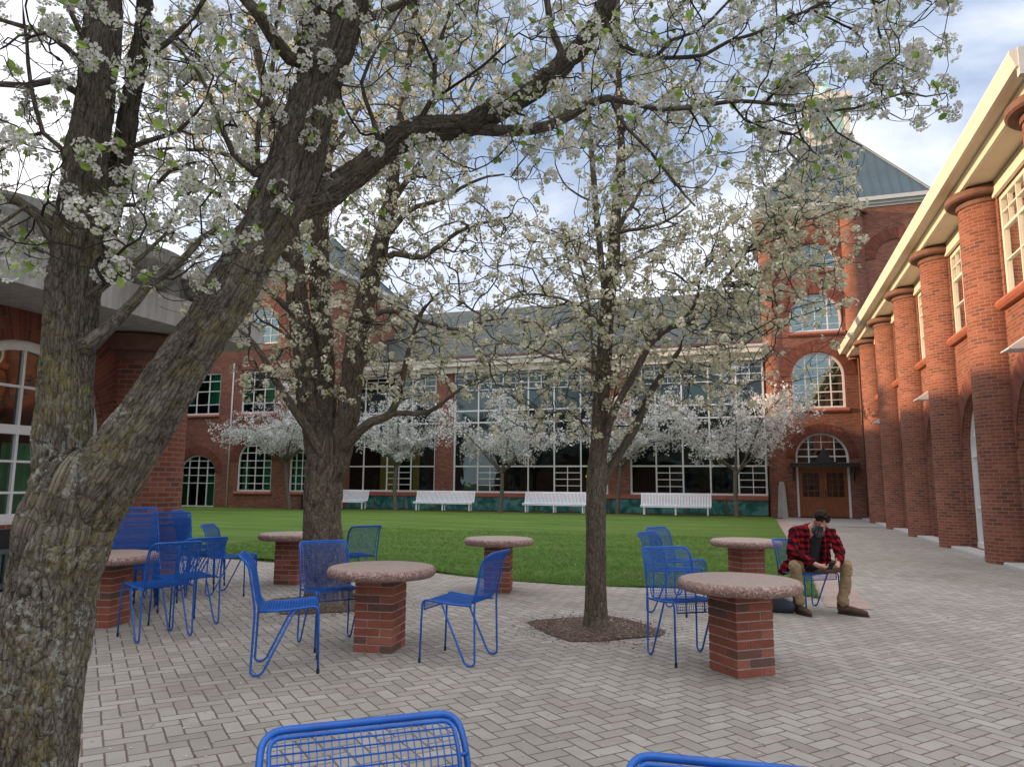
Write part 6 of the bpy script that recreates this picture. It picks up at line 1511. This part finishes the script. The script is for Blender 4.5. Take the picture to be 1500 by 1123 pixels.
# ---- tree 3: slender tree in the mulch square
D3 = (T3-CAMP).dot(fwd)
t3 = empty('pear_tree', (T3.x, T3.y, 0)); tag(t3, 'slender straight pear tree in blossom growing from the brown mulch square', 'tree')
g3 = Vector((T3.x, T3.y, -.05))
tr = [(g3, .16), (Vector((T3.x, T3.y, .12)), .128), (at(873, 850, D3), .110), (at(873, 770, D3), .105), (at(874, 700, D3), .108), (at(877, 650, D3), .090), (at(879, 603, D3), .086), (at(884, 540, D3), .082), (at(888, 470, D3), .078), (at(893, 420, D3), .074), (at(899, 370, D3), .068), (at(902, 310, D3), .055), (at(910, 240, D3), .046), (at(908, 170, D3), .040), (at(906, 110, D3), .034), (at(905, 30, D3), .028), (at(905, -80, D3), .018)]
l1 = B_([(884, 665, -.05, .038), (893, 620, -.12, .036), (908, 585, -.2, .035), (926, 553, -.25, .038), (938, 530, -.3, .036), (950, 506, -.3, .034), (965, 490, -.35, .031), (984, 478, -.4, .028), (1010, 474, -.45, .025), (1030, 450, -.5, .022), (1050, 424, -.5, .019), (1072, 397, -.5, .016), (1092, 371, -.5, .013), (1120, 335, -.5, .010), (1160, 290, -.5, .007), (1200, 250, -.5, .004)], D3, 0)
l2 = B_([(885, 705, 0, .050), (898, 680, 0, .048), (921, 642, 0, .045), (935, 618, .05, .042), (946, 590, .08, .040), (957, 568, .1, .038), (970, 548, .12, .032), (985, 528, .15, .028), (997, 510, .2, .022), (1020, 480, .3, .014), (1060, 450, .5, .008)], D3, 0)
sk3 = Skel(33)
sk3.limb(tr, .1, spawn_from=.50); sk3.limb(l1, .1, spawn_from=.35); sk3.limb(l2, .1, spawn_from=.5)
for L_ in [[(891, 445, 0, .04), (884, 400, 0, .034), (880, 350, -.05, .034), (874, 300, -.1, .032), (870, 250, -.1, .029), (866, 210, -.1, .026), (860, 150, -.1, .02), (850, 60, -.1, .012)],
 [(868, 220, -.1, .014), (880, 205, 0, .012), (892, 190, 0, .010)], [(900, 350, 0, .03), (915, 320, .2, .028), (928, 300, .3, .026), (945, 270, .4, .018), (965, 220, .5, .012), (985, 150, .6, .008)],
 [(877, 300, -.1, .014), (850, 288, -.3, .011), (825, 270, -.5, .009), (812, 240, -.6, .006)], [(905, 340, 0, .022), (940, 335, -.3, .018), (975, 325, -.5, .013), (1010, 300, -.6, .008)],
 [(878, 610, -.05, .016), (868, 560, -.2, .014), (866, 500, -.25, .013), (860, 440, -.3, .012), (850, 390, -.4, .010), (835, 345, -.5, .007)],
 [(880, 600, .05, .014), (872, 530, .2, .012), (862, 470, .3, .011), (845, 420, .4, .009), (830, 370, .5, .006)], [(883, 640, .1, .012), (905, 560, .3, .010), (912, 500, .4, .008), (925, 430, .5, .006)],
 [(884, 550, -.1, .02), (850, 535, -.5, .016), (800, 520, -.8, .012), (750, 500, -1.0, .009), (710, 505, -1.1, .006)], [(888, 480, -.1, .02), (840, 445, -.6, .016), (790, 430, -.9, .012), (740, 440, -1.1, .008), (690, 470, -1.2, .005)],
 [(876, 640, .0, .016), (840, 610, .4, .013), (790, 600, .7, .010), (745, 580, .9, .007)], [(950, 506, -.3, .02), (940, 480, -.1, .015), (922, 470, .1, .010), (905, 462, .3, .006)],
 [(1010, 474, -.45, .014), (1040, 482, -.8, .012), (1075, 487, -1.0, .010), (1110, 480, -1.2, .008), (1150, 455, -1.3, .006), (1190, 440, -1.4, .004)],
 [(997, 470, -.4, .014), (1018, 440, -.6, .011), (1030, 400, -.6, .009), (1045, 370, -.6, .007), (1060, 320, -.6, .004)], [(1092, 371, -.5, .010), (1130, 320, -.9, .008), (1175, 275, -1.2, .006), (1235, 235, -1.5, .004)], [(1150, 290, -.5, .008), (1200, 295, -.9, .006), (1245, 300, -1.2, .004)], [(1092, 371, -.5, .009), (1140, 350, -.7, .007), (1190, 330, -.9, .005), (1230, 335, -1, .003)],
 [(970, 548, .12, .012), (1010, 545, -.2, .010), (1050, 560, -.5, .008), (1090, 565, -.7, .005)], [(905, 200, 0, .02), (950, 160, .3, .014), (1000, 120, .5, .009)], [(906, 130, 0, .018), (870, 70, -.3, .012), (830, 20, -.5, .008)],
 [(895, 400, 0, .02), (930, 380, .5, .015), (975, 360, .9, .010), (1020, 350, 1.2, .006)], [(899, 380, 0, .018), (860, 360, .5, .013), (815, 340, .9, .009), (770, 330, 1.1, .006)], [(1050, 424, -.5, .01), (1110, 400, -.4, .008), (1170, 390, -.4, .005), (1215, 400, -.4, .003)]]:
    sk3.limb(B_(L_, D3, 0), .09, wig=.005)
def f3(q):
    x, y, z = proj(q)
    if x > 1265 or x < 690: return False
    if 720 < x < 850 and 225 < y < 330: return False
    if 700 < x < 800 and y < 230: return False
    if y > 650 or (y > 600 and x > 960): return False
    if x > 1230 and y < 200: return False
    return True
rng3 = np.random.default_rng(8)
A3 = around(sk3, 3300, .10, .95, rng3, zmin=1.9, filt=f3)
A3 = np.concatenate([A3, around(sk3, 650, .10, .8, rng3, zmin=1.9, filt=lambda q: f3(q) and proj(q)[0] > 1040)])
sk3.grow(A3, .09, wig=.3, up=.25, maxd=1.2); sk3.radii(tip=.0032, cap=.03)
big_trunk([catmull(P, .1) for P in (tr, l1[:10], l2[:9])], .011, 'trunk', M['bark_mid'], t3, .006, 32., 4.5)
sk3.tubes(name='branches', mt=[M['bark_mid'], M['twig']], parent=t3, thick=.0405)
blossoms(sk3, CL_mid+CL_mid2, [M['petal_cream'], M['anther'], M['leaf']], t3, .22, rng3, rmax=.010, smin=.65, smax=1.15, off=.035, tips=.82)

# ---- small white flowering trees along the hall
def small_tree(x, y, seed, R_, h0, h1, label, lean=0.0, n=340, base=.1):
    o = empty('flowering_tree', (x, y, 0)); tag(o, label, 'tree', 'small white flowering trees along the hall'); rg = np.random.default_rng(seed); sk = Skel(seed); r_ = random.Random(seed)
    p = Vector((x, y, 0)); top = Vector((x+lean, y, h0-.5)); sk.limb([(p, .16), (p+Vector((0, 0, .3)), .12), ((p+top)/2+Vector((r_.uniform(-.1, .1), 0, 0)), .10), (top, .095)], .2, spawn_from=2)
    nl = r_.randint(5, 7)
    for k in range(nl):
        a = 2*PI*k/nl+r_.uniform(-.4, .4); d = Vector((math.cos(a), math.sin(a)*.8, 0)); hh = r_.uniform(.35, 1.0)
        sk.limb([(top-Vector((0, 0, r_.uniform(0, .3))), .06), (top+d*R_*.22+Vector((0, 0, .5+.3*hh)), .05), (top+d*R_*.5+Vector((0, 0, .6+(h1-h0)*.4*hh)), .035), (top+d*R_*.8+Vector((0, 0, .4+(h1-h0)*.62*hh)), .018)], .15, wig=.012, spawn_from=.25)
    sk.limb([(top, .06), (top+Vector((.1, 0, (h1-h0)*.5)), .04), (top+Vector((-.1, 0, (h1-h0)*.9)), .02)], .15, wig=.01)
    def flt(q):
        u = math.hypot(q[0]-x-lean, (q[1]-y)*1.2)/R_; zt = (q[2]-h0)/(h1-h0)
        if u > 1.05: return False
        lo = .0+.25*math.sin(q[0]*2.1+seed)*.5; return lo < zt < math.sqrt(max(0, 1-u*u))+.08
    A = around(sk, n, .2, 1.3, rg, zmin=h0-.2, filt=flt, flat=.7); sk.grow(A, .16, wig=.35, up=.1, maxd=2.2); sk.radii(tip=.006, cap=.04)
    sk.tubes(name='trunk', mt=[M['bark_far'], M['bark_far']], parent=o)
    blossoms(sk, CL_far, [M['petal_far']], o, .80, rg, rmax=.03, smin=1.2, smax=2.1, off=.14, tips=1.0)
def gx(px, y): d = ray(px, 720); return d.x*y/d.y
small_tree(gx(1078, 35.6), 35.6, 41, 4.5, 2.7, 7.3, 'white flowering small tree nearest the entrance doors', n=700)
small_tree(gx(733, 35.8), 35.8, 42, 3.9, 2.7, 6.9, 'white flowering small tree between the two central white benches', .1, n=480)
small_tree(gx(580, 35.4), 35.4, 43, 3.7, 3.0, 7.3, 'white flowering small tree just right of the forked multi-stem trunk', n=560)
small_tree(gx(904, 36.8), 36.8, 44, 3.1, 2.9, 6.6, 'white flowering small tree whose trunk shows right beside the slender tree', .2, n=420)
small_tree(gx(425, 34.0), 34.0, 45, 4.4, 3.2, 7.8, 'white flowering small tree in front of the far left brick tower', -.4, n=700)

# two evergreens added behind the pavilion to cut the low sun before the doors
M['needle'] = mk_blade('evergreen_foliage', (.012, .035, .012), (.05, .11, .03))
def evergreen(x, y, h, R_, seed, label):
    o = empty('shading_evergreen', (x, y, 0)); tag(o, label, 'tree'); rg = np.random.default_rng(seed)
    mb = MB(); mb.tube([(x, y, -.1), (x+.05, y, h*.4), (x, y, h*.92)], [.28, .2, .03], 9); part(mb, 'trunk', M['bark_far'], o)
    n = 5200; zt = rg.uniform(.0, 1, n)**1.25; a = rg.uniform(0, 2*PI, n); rad__ = R_*(1-zt)**.75*(.35+.65*rg.random(n)**.5)*(1+.18*np.sin(a*5+zt*20)); pos = np.stack([x+rad__*np.cos(a), y+rad__*np.sin(a), 1.2+zt*(h-1.2)], 1)
    nrm = np.stack([np.cos(a), np.sin(a), .4+0*a], 1)+rg.normal(0, .5, (n, 3)); scatter(CL_far, [M['needle']], pos, nrm, rg.uniform(2.0, 4.2, n), 'crown', o)
evergreen(-29.5, 25.0, 13.6, 3.6, 61, 'nearer of two dark evergreens added behind the pavilion roof as sun blockers')
evergreen(-35.0, 29.3, 14.0, 3.0, 62, 'farther of two dark evergreens added behind the pavilion roof as sun blockers')
